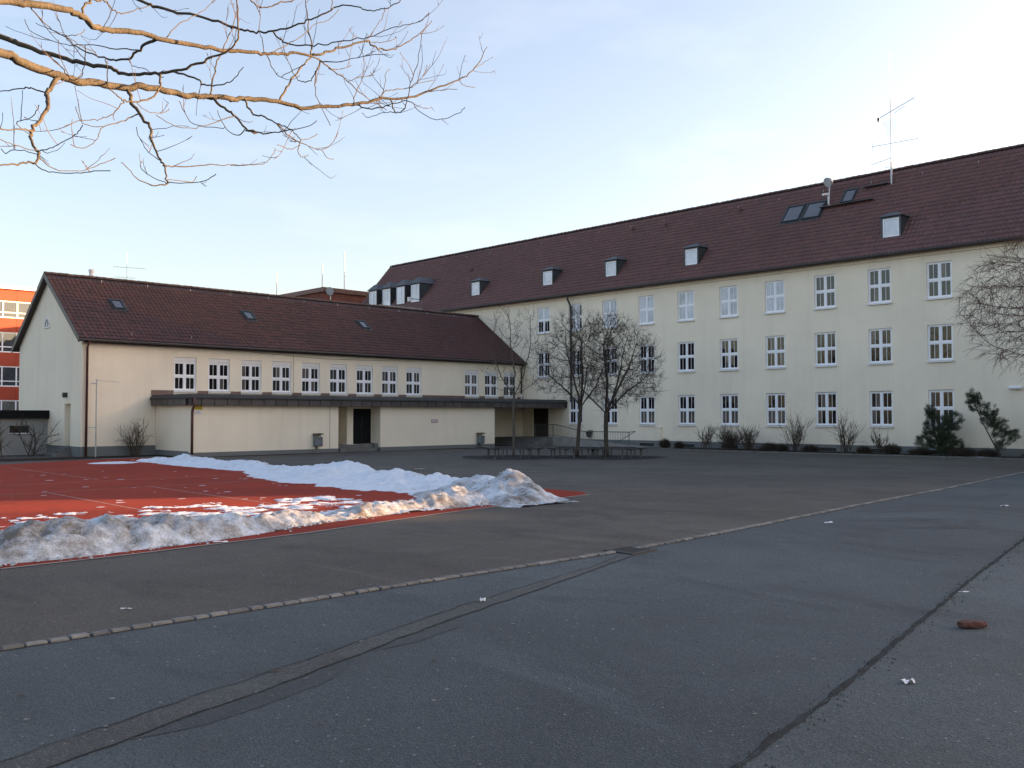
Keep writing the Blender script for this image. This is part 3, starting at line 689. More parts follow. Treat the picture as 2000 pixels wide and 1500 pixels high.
# tall standpipe with a bar by the corner
pp = thing('pole', 'slim grey metal pole with a side bar near the wing corner', 'pole', (17.25, 46.95, 0))
MB().tube([(17.25, 46.95, 0), (17.25, 46.95, 3.85)], [.035, .03], 8).build('post', 'steel', pp)
MB().bar((17.0, 46.95, 3.62), (17.25, 46.95, 3.62), .03).bar((17.25, 46.95, 3.78), (18.35, 46.95, 3.72), .010).build('arm', 'steel', pp)
MB().bar((17.25, 46.95, 1.45), (17.05, 47.6, 1.45), .015).build('stay', 'steel', pp)

# ------------------------------------------------------------------ flat-roofed porch along the wing
FY, PX0, PX1 = 43.64, 20.55, 47.66
ZP, ZF0, ZF1, ZR = .21, 2.55, 2.87, 3.11
porch = thing('entrance_porch', 'flat roofed cream porch with dark fascia in front of the low wing', 'building', (34, 45.6, 0))
Yb = 44.49
m = MB(); m.quad((PX0, FY, ZP), (29.14, FY, ZP), (29.14, FY, ZF0), (PX0, FY, ZF0)).quad((32.01, FY, ZP), (41.07, FY, ZP), (41.07, FY, ZF0), (32.01, FY, ZF0))
m.quad((PX0, AY - .02, ZP), (PX0, FY, ZP), (PX0, FY, ZF0), (PX0, AY - .02, ZF0))
m.quad((32.01, FY, ZP), (32.01, Yb + 1, ZP), (32.01, Yb + 1, ZF0), (32.01, FY, ZF0)).quad((29.14, FY, ZP), (29.14, Yb + 1.2, ZP), (29.14, Yb + 1.2, ZF0), (29.14, FY, ZF0))
holed(m, 'y', Yb, 30.29, 32.01, .38, ZF0, [(30.71, 31.99, .39, 2.43)], .12)
m.quad((30.29, Yb, .38), (30.29, Yb + 1.2, .38), (30.29, Yb + 1.2, ZF0), (30.29, Yb, ZF0)).quad((29.14, Yb + 1.2, .38), (30.29, Yb + 1.2, .38), (30.29, Yb + 1.2, ZF0), (29.14, Yb + 1.2, ZF0))
m.quad((41.07, FY, ZP), (41.07, AY - .03, ZP), (41.07, AY - .03, ZF0), (41.07, FY, ZF0))
m.quad((41.07, AY - .035, .45), (47.66, AY - .035, .45), (47.66, AY - .035, ZF0), (41.07, AY - .035, ZF0))
m.build('wall', 'cream_plaster', porch)
m = MB().box(PX0 - .012, 29.14, FY - .012, FY + .2, 0, ZP).box(32.01, 41.07, FY - .012, FY + .2, 0, ZP).box(PX0 - .012, PX0 + .2, FY + .2, AY - .03, 0, ZP + .06)
m.box(31.80, 32.006, FY + .21, Yb + 1, 0, .44).box(29.144, 29.3, FY + .21, Yb + 1, 0, .42)
m.build('plinth', 'plinth_grey', porch)
dd = MB().box(30.71, 31.99, Yb + .06, Yb + .118, .39, 2.43).build('door', 'dark_door', porch)
MB().box(31.34, 31.36, Yb + .05, Yb + .06, .41, 2.41).bar((31.28, Yb + .02, 1.3), (31.28, Yb + .02, 1.6), .012).build('handle', 'iron', dd)
for i in range(2): MB().box(29.31, 31.79, FY + .06 + .33 * i, Yb + 1.15, .19 * i, .19 * (i + 1)).build('step', 'step_stone', porch)
MB().box(PX0 - .25, PX1, FY - .30, AY - .05, ZF0 + .004, ZF0 + .06).build('soffit', 'concrete', porch)
rf = MB().add([(PX0 - .34, FY - .40, ZF1), (PX1, FY - .40, ZF1), (PX1, FY - .40, ZF1 + .07), (PX0 - .34, FY - .40, ZF1 + .07), (PX0 - .22, FY - .22, ZR), (PX1, FY - .22, ZR), (PX1, AY - .04, ZR), (PX0 - .22, AY - .04, ZR), (PX0 - .34, AY - .04, ZF1), (PX0 - .34, AY - .04, ZF1 + .07), (PX1, AY - .04, ZF1)],
    [(0, 1, 2, 3), (3, 2, 5, 4), (4, 5, 6, 7), (8, 0, 3, 9), (9, 3, 4, 7), (0, 8, 10, 1)]).build('roof', 'bitumen', porch)
fas = MB().box(PX0 - .26, PX1, FY - .32, FY - .27, ZF0 + .01, ZF1 - .004).box(PX0 - .26, PX0 - .21, FY - .27, AY - .05, ZF0 + .01, ZF1 - .004).build('fascia', 'dark_door', porch)
pan = MB().add([(0.02, 0, 0), (.66, 0, 0), (.66, 0, .318), (.02, 0, .318), (.02, .022, 0), (.66, .022, 0), (.66, .022, .318), (.02, .022, .318)], [(0, 1, 2, 3), (1, 5, 6, 2), (4, 0, 3, 7), (3, 2, 6, 7), (0, 4, 5, 1)]).mesh('fascia_panel', 'fascia_dark')
q = random.Random(2); nP = int((PX1 - PX0 + .26) / .68)
for i in range(nP + 1):
    x = PX0 - .28 + .68 * i
    if x + .68 < PX1 + .05: kid('fascia_panel', pan, fas, Vector((x, FY - .345 + q.uniform(0, .006), ZF0 - .005)) - WPOS[fas.name])
for i in range(6): kid('fascia_panel', pan, fas, Vector((PX0 - .286, AY - .06 - .68 * i, ZF0 - .005)) - WPOS[fas.name], (0, 0, -math.pi / 2))
MB().box(20.6, 21.8, AY - .9, AY - .12, ZR + .001, ZR + .02).build('snow_strip', 'snow_clean', porch)['label'] = 'thin strip of snow left on the roof edge'
pipe('downspout', [(PX0 - .02, FY - .42, ZF1 + .05), (PX0 - .02, FY - .42, ZF0 - .03), (PX0 + .04, FY - .12, ZF0 - .25), (PX0 + .05, FY - .08, ZF0 - .4), (PX0 + .05, FY - .08, .05)], .062, 'copper_pipe', porch)
pipe('expansion_joint', [(28.58, FY - .004, ZP), (28.58, FY - .004, ZF0)], .009, 'gutter_dark', porch)
# signs
def strokes(m, x0, x1, y, z, h, sd, dens=.8):
    q = random.Random(sd); x = x0
    while x < x1:
        wl = q.uniform(.014, .03); m.quad((x, y, z - h / 2), (min(x + wl, x1), y, z - h / 2), (min(x + wl, x1), y, z + h / 2 * q.uniform(.4, 1)), (x, y, z + h / 2 * q.uniform(.4, 1))); x += wl + q.uniform(.008, .014)
s = thing('notice_sign', 'yellow notice sign high on the porch wall beside the downpipe', 'sign', (20.95, FY - .02, 2.33))
MB().box(20.74, 21.16, FY - .022, FY - .004, 2.335, 2.535).build('board', 'yellow_sign', s)
m = MB()
for k in range(4): strokes(m, 20.78 + .03 * (k % 2), 21.12 - .04 * (k % 3), FY - .0245, 2.50 - .045 * k, .02, k)
tag(m.build('lettering', 'sign_ink', s), kind='stuff')
s = thing('notice_sign', 'small pale notice sign just below the yellow sign', 'sign', (20.93, FY - .02, 2.1))
MB().box(20.74, 21.10, FY - .022, FY - .004, 2.10, 2.30).build('board', 'sign_white', s)
m = MB()
for k in range(5): strokes(m, 20.77, 21.06 - .03 * (k % 3), FY - .0245, 2.27 - .034 * k, .012, 10 + k)
tag(m.build('lettering', 'bin_grey', s), kind='stuff')
s = thing('notice_sign', 'white sign with red border on the porch wall between the bins', 'sign', (36.05, FY - .02, 1.68))
MB().box(35.80, 36.32, FY - .022, FY - .004, 1.60, 1.80).build('border', 'sign_red', s)
MB().box(35.825, 36.295, FY - .027, FY - .0225, 1.625, 1.775).build('board', 'sign_white', s)
m = MB(); strokes(m, 35.88, 36.24, FY - .030, 1.70, .055, 33); tag(m.build('lettering', 'sign_ink', s), kind='stuff')
bin_thing((27.72, FY, .36), 'grey litter bin with dark lid left of the recessed doorway')
bin_thing((39.70, FY, .24), 'grey litter bin with brown lid at the right end of the porch wall', 'copper_pipe')
# ------------------------------------------------------------------ main three-storey building
BX, BXB, BY0, BY1 = 47.7, 56.5, -1.9, 69.3
main = thing('school_building', 'long three-storey cream school building with dark tiled roof, right', 'building', (52, 33, 0))
BW = 1.24; CO = [18.13 + 3.053 * k for k in range(10)]; OFF = [8.97, 5.92, 2.86]
ROWS = [(1.39, 3.28), (4.69, 6.56), (7.85, 9.72)]
holes = []; wins = []
for k, y in enumerate(OFF + CO):
    for r, (z0, z1) in enumerate(ROWS):
        if r == 0 and k == 12: continue
        holes.append((y - BW / 2, y + BW / 2, z0, z1)); wins.append((k - 3, r, y, z0))
holes.append((45.14, 46.65, .53, 2.53))
m = MB(); holed(m, 'x', BX, BY0, BY1, .42, 10.45, holes, .14)
m.quad((BXB, BY0, 0), (BXB, BY1, 0), (BXB, BY1, 10.5), (BXB, BY0, 10.5))
BE, BRX, BEZ, BRZ = 47.25, 52.1, 10.40, 15.93
for y in (BY0, BY1): m.poly([(BX, y, 0), (BXB, y, 0), (BXB, y, 10.5), (BRX, y, BRZ - .1), (BX, y, 10.5)])
m.build('wall', 'cream_plaster', main)
MB().box(BX - .03, BX + .3, BY0, 45.0, 0, .42).box(BX - .02, BX + .3, 45.0, BY1, 0, .40).build('plinth', 'plinth_grey', main)
for y in CO + OFF:
    if y < 43: MB().box(BX - .045, BX - .029, y - .55, y + .55, .08, .26).build('cellar_vent', 'joint_dirt', main)
for y in CO:
    if y < 43: MB().box(BX - .06, BX - .029, y - .58, y + .58, .26, .29).build('cellar_vent_lintel', 'concrete', main)
dB = MB().box(BX + .08, BX + .13, 45.14, 46.65, .53, 2.53).build('door', 'brown_door', main)
MB().box(BX + .06, BX + .08, 45.88, 45.91, .55, 2.51).bar((BX + .03, 45.8, 1.4), (BX + .03, 45.8, 1.75), .013).build('handle', 'iron', dB)
kitB = window_meshes(BW, 1.87, 0); q = random.Random(17)
def gB(c, r):
    if r == 2 and 3 <= c <= 8: return 'curtain_glass' if c < 8 else (lambda z: 'curtain_glass' if z.random() < .7 else 'window_glass')
    if r == 2 and c == 9: return lambda z: 'curtain_glass'
    if r == 0 and c in (3, 4, 5, 6): return None
    return lambda z: 'window_glass' if z.random() < .86 else 'brown_curtain_glass'
for c, r, y, z0 in wins:
    g = gB(c, r)
    if g is None:
        cnt = [0]
        def g(z, cnt=cnt):
            cnt[0] += 1; lower = (cnt[0] - 1) % 4 < 2
            return 'brown_curtain_glass' if lower else 'window_glass'
    if r == 2 and c == 9:
        cnt9 = [0]
        def g(z, cnt=cnt9):
            cnt[0] += 1; return 'window_glass' if (cnt[0] - 1) % 4 < 2 else 'curtain_glass'
    add_window(kitB, main, (BX + .07, y, z0), -math.pi / 2, g, q)
MB().box(BX - .10, BX - .001, BY0, BY1, 10.10, 10.30).build('cornice', 'cream_plaster', main)
# roof
sB = Vector((BRX - BE, 0, BRZ - BEZ)).normalized(); nB = Vector((-sB.z, 0, sB.x)); slB = (BRZ - BEZ) / (BRX - BE)
V0, V1 = BY0 - .2, BY1 + .2
m = MB().quad((BE, V0, BEZ), (BRX, V0, BRZ), (BRX, V1, BRZ), (BE, V1, BEZ)).quad((2 * BRX - BE, V0, BEZ), (2 * BRX - BE, V1, BEZ), (BRX, V1, BRZ), (BRX, V0, BRZ))
m.quad((BE, V0, BEZ - .12), (BE, V1, BEZ - .12), (BX + .1, V1, BEZ - .05), (BX + .1, V0, BEZ - .05))
roofB = m.build('roof', 'gutter_dark', main)
for y in (V0, V1):
    for sg in (1, -1):
        xa = BRX - sg * (BRX - BE); MB().add([(xa, y - .02, BEZ - .2), (BRX, y - .02, BRZ - .2), (BRX, y - .02, BRZ + .07), (xa, y - .02, BEZ + .07), (xa, y + .02, BEZ - .2), (BRX, y + .02, BRZ - .2), (BRX, y + .02, BRZ + .07), (xa, y + .02, BEZ + .07)], [(0, 1, 2, 3), (7, 6, 5, 4), (3, 2, 6, 7), (0, 4, 5, 1), (0, 3, 7, 4)]).build('barge_board', 'gutter_dark', roofB)
tiled(roofB, (BE, V1, BEZ), (0, -1, 0), sB, nB, int((V1 - V0) / TW), int(Vector((BRX - BE, 0, BRZ - BEZ)).length / TG) + 0, 22, 'roof_tile_grey')
ridge_row(roofB, (BRX, V1, BRZ + .03), (BRX, V0, BRZ + .03))
MB().tube([(BE - .06, V0, BEZ - .06), (BE - .06, V1, BEZ - .06)], [.07, .07], 8).build('gutter', 'gutter_dark', main)
pipe('downspout', [(BE - .02, 42.86, BEZ - .1), (BE - .02, 42.86, BEZ - .35), (BX - .12, 42.86, BEZ - .85), (BX - .12, 42.86, 2.95)], .065, 'gutter_dark', main)
pipe('downspout', [(BE - .02, 13.3, BEZ - .1), (BE - .02, 13.3, BEZ - .3), (BX - .12, 13.0, BEZ - .8), (BX - .12, 13.0, .05)], .065, 'gutter_dark', main)
RB = lambda x: BEZ + slB * (x - BE)
pR = lambda x, y: Vector((x, y, RB(x)))
for y in (26.2, 27.5): skylight('skylight', pR(50.39, y), (0, -1, 0), sB, nB, 1.12, 1.45, roofB)
skylight('skylight', pR(50.92, 24.28), (0, -1, 0), sB, nB, .72, 1.15, roofB)
for (ya, yb, x) in ((25.75, 22.6, 50.38), (23.5, 22.1, 51.2)):      # walking gratings for the sweep
    m = MB(); m.obox(pR(x, (ya + yb) / 2) + nB * .18, (0, (ya - yb) / 2, 0), (.13, 0, 0), (0, 0, .02))
    for k in range(3): yy = yb + (ya - yb) * (k + .5) / 3; m.bar(pR(x, yy), pR(x, yy) + nB * .18, .015)
    m.build('roof_step', 'dark_metal', roofB)
hooks(roofB, [pR(51.45, 14.5 + 2.9 * k) for k in range(19)], nB)
for y, x in ((31.6, 51.2), (37.3, 51.1), (40.2, 51.25), (56, 50.2)):
    MB().tube([pR(x, y), pR(x, y) + nB * .12 + Vector((0, 0, .14)), pR(x, y) + nB * .14 + Vector((0, 0, .2))], [.10, .10, .05], 8).build('vent_tile', 'ridge_tile', roofB)
def dormer(y, w_, h, zb, roofh, name='dormer', deep=0):
    xb = BE + (zb - BEZ) / slB - .06; zt = zb + h; xt = BE + (zt - BEZ) / slB; e = .11; hw = w_ / 2 + e
    m = MB()
    m.add([(xb, y - hw, zb - .1), (xb, y + hw, zb - .1), (xb, y + hw, zt + .10), (xb, y - hw, zt + .10), (xt + .35, y - hw, zt + .10), (xt + .35, y + hw, zt + .10), (xb + .3, y + hw, zb - .1), (xb + .3, y - hw, zb - .1)],
          [(3, 0, 7, 4), (1, 2, 5, 6), (0, 1, 6, 7)])
    # face ring
    m.box(xb - .01, xb + .04, y - hw, y - w_ / 2, zb - .1, zt + .1).box(xb - .01, xb + .04, y + w_ / 2, y + hw, zb - .1, zt + .1).box(xb - .01, xb + .04, y - w_ / 2, y + w_ / 2, zb - .12, zb).box(xb - .01, xb + .04, y - w_ / 2, y + w_ / 2, zt, zt + .1)
    d_ = m.build(name, 'slate_metal', main)
    o = .10; zr = zt + .1; xr = BE + (zr + roofh - BEZ) / slB
    m = MB()
    P = [(xb - .14, y - hw - o, zr), (xb - .14, y + hw + o, zr), (xt + .45, y + hw + o, zr + .02), (xt + .45, y - hw - o, zr + .02), (xb + .34, y - hw * .35, zr + roofh), (xb + .34, y + hw * .35, zr + roofh), (xr + .3, y + hw * .35, zr + roofh), (xr + .3, y - hw * .35, zr + roofh)]
    m.add(P, [(0, 1, 5, 4), (1, 2, 6, 5), (3, 0, 4, 7), (4, 5, 6, 7), (0, 3, 2, 1)]); m.build('dormer_roof', 'slate_metal', d_)
    f = MB(); t = .075
    f.box(xb - .005, xb + .05, y - w_ / 2, y - w_ / 2 + t, zb, zt).box(xb - .005, xb + .05, y + w_ / 2 - t, y + w_ / 2, zb, zt).box(xb - .005, xb + .05, y - w_ / 2 + t, y + w_ / 2 - t, zb, zb + t).box(xb - .005, xb + .05, y - w_ / 2 + t, y + w_ / 2 - t, zt - t, zt)
    if deep: f.box(xb - .004, xb + .05, y - .04, y + .04, zb + t, zt - t)
    f.build('window_frame', 'white_frame', d_)
    MB().box(xb + .02, xb + .03, y - w_ / 2 + t, y + w_ / 2 - t, zb + t, zt - t).build('pane', 'dormer_glass', d_)
for y in (20.67, 33.2, 39.65, 45.5, 53.2): dormer(y, .86, .98, 11.38, .28)
for y in (60.9, 62.9, 64.9, 66.9): dormer(y, 1.05, 1.45, 11.55, .55, 'dormer', 1)
# antenna mast
ab = pR(51.2, 21.95)
ant = thing('roof_antenna', 'tall radio antenna mast with cross booms on the main roof', 'antenna', ab)
bx, by, bz = ab
MB().tube([(bx, by, bz - .1), (bx, by, bz + 1.3)], [.05, .05], 8).tube([(bx, by, bz + 1.3), (bx, by, bz + 4.9)], [.028, .024], 8).tube([(bx, by, bz + 4.9), (bx, by, bz + 7.6)], [.009, .006], 5).build('mast', 'steel', ant)
m = MB().bar((bx - .1, by + .72, bz + 3.85), (bx + .1, by - 1.3, bz + 4.65), .016).bar((bx, by - .2, bz + 4.02), (bx + .05, by - .8, bz + 4.30), .010).box(bx - .05, bx + .05, by + .62, by + .74, bz + 3.75, bz + 3.95)
m.build('boom', 'rail_metal', ant)
m = MB(); mast_arm(m, (bx, by, bz + 2.35), (.1, -1, -.0), 2.5, 7, .12); m.bar((bx, by + 1.05, bz + 2.05), (bx, by + 1.05, bz + 2.65), .008); m.build('boom', 'rail_metal', ant)
m = MB(); mast_arm(m, (bx, by + .5, bz + 1.45), (-.1, 1, -.18), 1.1, 5, .12); m.bar((bx, by + .35, bz + 1.05), (bx, by, bz + .95), .012); m.build('boom', 'rail_metal', ant)
m = MB()
for k in range(12): hl = .26 + .02 * k; m.bar((bx + .02, by - hl * .8, bz + 2.85 + .075 * k), (bx + .02, by + hl, bz + 2.82 + .075 * k), .005)
m.build('element_array', 'steel', ant)
fl = floodlight(pR(50.55, 25.35) + nB * .05, (-.8, .25, -.45), 'round floodlight beside the double skylight on the main roof', 1.35)
cc = thing('security_camera', 'small white camera on a bracket below the roof floodlight', 'camera', pR(50.5, 25.2))
p = pR(50.5, 25.2)
MB().tube([p, p + Vector((-.3, 0, .12)), p + Vector((-.32, .02, .55))], [.04, .04, .035], 8).build('bracket', 'white_trim', cc)
MB().obox(p + Vector((-.42, .1, .66)), (.2, -.08, .03), (.03, .07, 0), (0, 0, .06)).build('housing', 'white_trim', cc)
# small fittings on the facade
b = thing('wall_basket', 'dark wall basket on the main facade behind the railing', 'bin', (BX - .15, 41.2, .55))
m = MB(); n = 12
for zz, rr_ in ((.56, .10), (.62, .17), (.92, .26), (.96, .27)):
    for k in range(n): t = 2 * math.pi * k / n; m.v.append((BX - .20 + rr_ * .6 * math.cos(t), 41.2 + rr_ * math.sin(t), zz))
for i in range(3):
    for k in range(n): a = i * n + k; c = i * n + (k + 1) % n; m.f.append((a, c, c + n, a + n))
m.build('body', 'dark_metal', b); MB().box(BX - .05, BX - .005, 41.0, 41.4, .90, 1.02).build('bracket', 'rail_metal', b)
vb = thing('meter_box', 'narrow pale meter box on the main facade above the plinth', 'box', (BX - .08, 35.5, .42))
MB().box(BX - .14, BX - .005, 35.30, 35.62, .46, 1.25).build('body', 'cream_plaster', vb); MB().box(BX - .16, BX - .0, 35.27, 35.65, 1.25, 1.28).build('cap', 'white_trim', vb)
wl = thing('wall_lamp', 'white oval wall lamp on the facade behind the right tree', 'lamp', (BX - .1, 14.67, 3.3))
MB().tube([(BX - .12, 14.35, 3.31), (BX - .13, 14.45, 3.31), (BX - .13, 14.9, 3.31), (BX - .12, 15.0, 3.31)], [.03, .09, .09, .03], 10).build('globe', 'white_frame', wl); MB().box(BX - .06, BX - .004, 14.5, 14.85, 3.24, 3.38).build('base', 'dark_metal', wl)

# ------------------------------------------------------------------ landing, ramp and railing at the side entrance
ld = tag(MB().box(44.6, BX - .03, 42.9, AY - .04, 0, .52).build('landing', 'step_stone'), kind='structure')
for i in range(3): tag(MB().box(44.6 - .36 * (3 - i), 44.6 - .36 * (2 - i) - .002, 42.9, AY - .04, 0, .13 * (i + 1)).build('step', 'step_stone', ld))
rm = MB().add([(45.9, 42.88, 0), (BX - .04, 42.88, 0), (BX - .04, 36.2, 0), (45.9, 36.2, 0), (45.9, 42.88, .52), (BX - .04, 42.88, .52), (BX - .04, 36.2, .012), (45.9, 36.2, .012)], [(4, 7, 6, 5), (0, 3, 7, 4), (3, 2, 6, 7), (1, 5, 6, 2)]).build('ramp', 'concrete'); rm['kind'] = 'structure'
MB().add([(45.72, 42.88, 0), (45.89, 42.88, 0), (45.89, 36.0, 0), (45.72, 36.0, 0), (45.72, 42.88, .60), (45.89, 42.88, .60), (45.89, 36.0, .12), (45.72, 36.0, .12)], [(4, 7, 6, 5), (0, 3, 7, 4), (3, 2, 6, 7), (1, 5, 6, 2), (0, 4, 5, 1)]).build('ramp_kerb', 'concrete', rm)
rl = thing('railing', 'grey metal railing with thin bars along the entrance ramp', 'railing', (45.8, 39, 0))
zb = lambda y: .52 if y > 42.9 else .012 + .508 * max(0, (y - 36.2)) / 6.7
zt_ = lambda y: 1.42 if y > 42.6 else (1.02 + .40 * max(0, (y - 40.2)) / 2.4 if y > 40.2 else .98)
rail = [(45.8, y, zt_(y)) for y in (44.6, 43.6, 42.6, 40.2, 38, 36.4)]
MB().tube(rail + [(45.8, 35.9, 1.02)], [.028] * 7, 6).build('handrail', 'rail_metal', rl)
MB().tube([(45.8, y, zb(y) + .16) for y in (44.6, 42.9, 40.2, 38, 36.4)], [.016] * 5, 5).build('bottom_rail', 'rail_metal', rl)
MB().tube([(45.8, 35.95, 1.0), (45.8, 37.3, .35)], [.02, .02], 5).build('brace', 'rail_metal', rl)
for y in (44.6, 42.9, 40.6, 38.4, 36.4): MB().tube([(45.8, y, 0), (45.8, y, zt_(y))], [.03, .03], 6).build('post', 'rail_metal', rl)
m = MB(); y = 44.5
while y > 36.4: m.bar((45.8, y, zb(y) + .16), (45.8, y, zt_(y)), .009); y -= .135
tag(m.build('balusters', 'rail_metal', rl), kind='stuff')

# ------------------------------------------------------------------ buildings behind and beside
st = thing('stair_tower', 'pale flat topped stair block behind the low wing ridge', 'building', (45, 60, 0))
MB().box(43.4, BX - .05, 59.2, 68.4, 0, 10.44).build('wall', 'cream_plaster', st)
MB().box(43.2, BX - .05, 59.0, 68.6, 10.444, 10.75).build('roof_slab', 'pale_stone', st)
rt = MB().tube([(46.15, 59.12, 10.75), (46.15, 59.12, 11.5), (47.5, 59.12, 11.5), (47.5, 59.12, 10.75)], [.035] * 4, 6); rt.build('guard_rail', 'rail_metal', st)
MB().box(46.05, 46.25, 59.0, 59.2, 11.25, 11.6).build('roof_fitting', 'white_trim', st)
br = thing('brick_building', 'dark red brick building with flat roof behind the low wing', 'building', (52, 78, 0))
BCX, BCY, BZ = 47.4, 73.5, 13.55
MB().box(BCX, BCX + 14, BCY, BCY + 20, 0, BZ).build('wall', 'brick_red', br)
MB().box(BCX - .2, BCX + 14.2, BCY - .2, BCY + 20.2, BZ + .004, BZ + .42).build('roof_edge', 'copper_pipe', br)
for x, y, h in ((BCX + .6, BCY + 1.2, 2.4), (BCX + .6, BCY + 9.5, 2.6), (BCX + 2.8, BCY + .8, 3.8)): MB().tube([(x, y, BZ + .4), (x, y, BZ + .4 + h)], [.05, .04], 6).build('lightning_rod', 'white_trim', br)
red = thing('office_block', 'orange panelled block with white window bands beyond the low wing', 'building', (24, 106, 0))
RY = 100.0; RX0, RX1 = 14, 44
MB().box(RX0, RX1, RY + .3, RY + 14, 0, 14.6).build('wall', 'white_trim', red)
MB().box(RX0 - .2, RX1 + .2, RY - .15, RY + 14.2, 14.602, 14.95).build('roof_edge', 'white_frame', red)
for z0, z1 in ((13.45, 14.6), (10.35, 11.75), (6.98, 8.33), (3.63, 4.95), (.3, 1.6)):
    x = RX0
    while x < RX1 - .1: MB().box(x + .01, x + 2.49, RY + .18, RY + .299, z0, z1).build('panel', 'orange_panel', red); x += 2.5
for z0, z1 in ((11.75, 13.45), (8.33, 10.35), (4.95, 6.98), (1.6, 3.63)):
    x = RX0; k = 0
    while x < RX1 - .1:
        if x > 20:
            wn = MB().box(x, x + 2.5, RY + .22, RY + .298, z0, z0 + .12).box(x, x + 2.5, RY + .22, RY + .298, z1 - .12, z1).box(x, x + .13, RY + .22, RY + .298, z0 + .12, z1 - .12).box(x + 1.2, x + 1.32, RY + .22, RY + .298, z0 + .12, z1 - .12).box(x + .13, x + 1.2, RY + .22, RY + .298, z0 + .5, z0 + .6).box(x + 1.32, x + 2.5, RY + .22, RY + .298, z0 + .5, z0 + .6).build('window', 'white_frame', red)
            for a, b_ in ((.13, 1.2), (1.32, 2.5)):
                MB().box(x + a, x + b_, RY + .27, RY + .28, z0 + .6, z1 - .12).build('pane', 'skylight_glass', wn); MB().box(x + a, x + b_, RY + .27, RY + .28, z0 + .12, z0 + .5).build('pane', 'skylight_glass', wn)
        x += 2.5
lw = thing('low_garage', 'low grey outbuilding with black roof edge at the wing gable', 'building', (12, 54, 0))
MB().box(6.5, AX - .002, 52.5, 57.0, 0, 1.9).build('wall', 'grey_plaster', lw)
MB().box(6.3, AX - .002, 52.25, 57.2, 1.904, 2.33).build('roof_edge', 'dark_door', lw)
wn = MB().box(14.95, 15.86, 52.47, 52.499, 1.14, 1.52).build('slot_window', 'window_glass', lw)
MB().box(14.9, 15.36, 52.42, 52.47, 1.10, 1.15).box(15.42, 15.9, 52.42, 52.47, 1.10, 1.15).build('sill', 'white_trim', wn)
# unseen hall added right of the frame to keep the foreground in shade
nb = thing('sun_block_hall', 'unseen plain hall added beyond the right edge to shade the foreground', 'building', (70, -50, 0))
MB().box(58, 72, -75, -24.9, 0, 9.6).build('wall', 'grey_plaster', nb)
MB().add([(57.6, -75.4, 9.6), (72.4, -75.4, 9.6), (72.4, -24.5, 9.6), (57.6, -24.5, 9.6), (65, -75.4, 13.2), (65, -24.5, 13.2)], [(0, 3, 5, 4), (1, 4, 5, 2), (0, 4, 1), (3, 2, 5)]).build('roof', 'roof_tile', nb)
lk = thing('sun_block_link', 'unseen low flat block added beyond the right edge to cut the sun band', 'building', (54, -12, 0))  # unseen low block, added to keep low sun off the right-hand asphalt
MB().box(52, 57.5, -24.4, BY0 - .25, 0, 6.35).build('wall', 'cream_plaster', lk); MB().box(51.8, 57.7, -24.4, BY0 - .25, 6.354, 6.6).build('roof_edge', 'bitumen', lk)
rw = thing('sun_block_rear', 'unseen block added behind the main roof to shade the brick building', 'building', (68, 64, 0))  # hidden block added so the brick building's front falls in shade
MB().box(62, 66, 50, 74, 0, 17.4).build('wall', 'cream_plaster', rw); MB().box(61.7, 66.3, 49.7, 74.3, 17.404, 17.7).build('roof_edge', 'bitumen', rw)
# ------------------------------------------------------------------ trees and shrubs
def colonize(att, start, step, infl, kill, rng, maxit=140, bias=(0, 0, 0), jit=.15):
    """space colonisation: returns node positions and parents"""
    P = [np.array(p, float) for p, _ in start]; par = [k for _, k in start]
    att = np.array(att, float); N_ = len(att); best = np.full(N_, 1e9); near = np.zeros(N_, int); alive = np.ones(N_, bool)
    def upd(i0):
        Q = np.array(P[i0:]); d = np.linalg.norm(att[:, None, :] - Q[None], axis=2); j = d.argmin(1); dm = d[np.arange(N_), j]
        u = dm < best; best[u] = dm[u]; near[u] = j[u] + i0
    upd(0); bias = np.array(bias, float); used = {}
    for it in range(maxit):
        act = alive & (best < infl)
        if not act.any(): break
        dirs = {}
        for a in np.nonzero(act)[0]:
            n = near[a]; v = att[a] - P[n]; v /= (np.linalg.norm(v) + 1e-9); dirs[n] = dirs.get(n, 0) + v
        k0 = len(P)
        for n, v in dirs.items():
            if used.get(n, 0) > 3: continue
            v = v + rng.normal(0, jit, 3); v = v / (np.linalg.norm(v) + 1e-9) + bias; v /= np.linalg.norm(v)
            P.append(P[n] + v * step); par.append(n); used[n] = used.get(n, 0) + 1
        if len(P) == k0: break
        upd(k0); alive &= best > kill
    return np.array(P), par
def tree_mesh(m, P, par, r0, expo=2.2, rmax=None, nbig=7, taper_tip=.6):
    n = len(P); ch = [[] for _ in range(n)]
    for i, p in enumerate(par):
        if p >= 0: ch[p].append(i)
    r = np.zeros(n)
    for i in range(n - 1, -1, -1):
        r[i] = r0 if not ch[i] else sum(r[c] ** expo for c in ch[i]) ** (1 / expo)
    if rmax: r = np.minimum(r * max(1, 0), rmax) if r.max() < rmax else r0 + (r - r0) * (rmax - r0) / (r.max() - r0)
    stack = [i for i, p in enumerate(par) if p < 0]; paths = []
    while stack:
        s = stack.pop(); path = [s] if par[s] < 0 else [par[s], s]
        while ch[path[-1]]:
            c = sorted(ch[path[-1]], key=lambda k: -r[k]); stack += c[1:]; path.append(c[0])
        paths.append(path)
    for path in paths:
        if len(path) < 2: continue
        rad = [float(r[k]) for k in path]
        if par[path[0]] >= 0 or len(path) > 1: rad[0] = min(rad[0], rad[1] * 1.25)
        rad[-1] *= taper_tip
        big = max(rad); m.tube([P[k] for k in path], rad, nbig if big > .05 else (5 if big > .018 else 3), cap=False)
    return r, ch
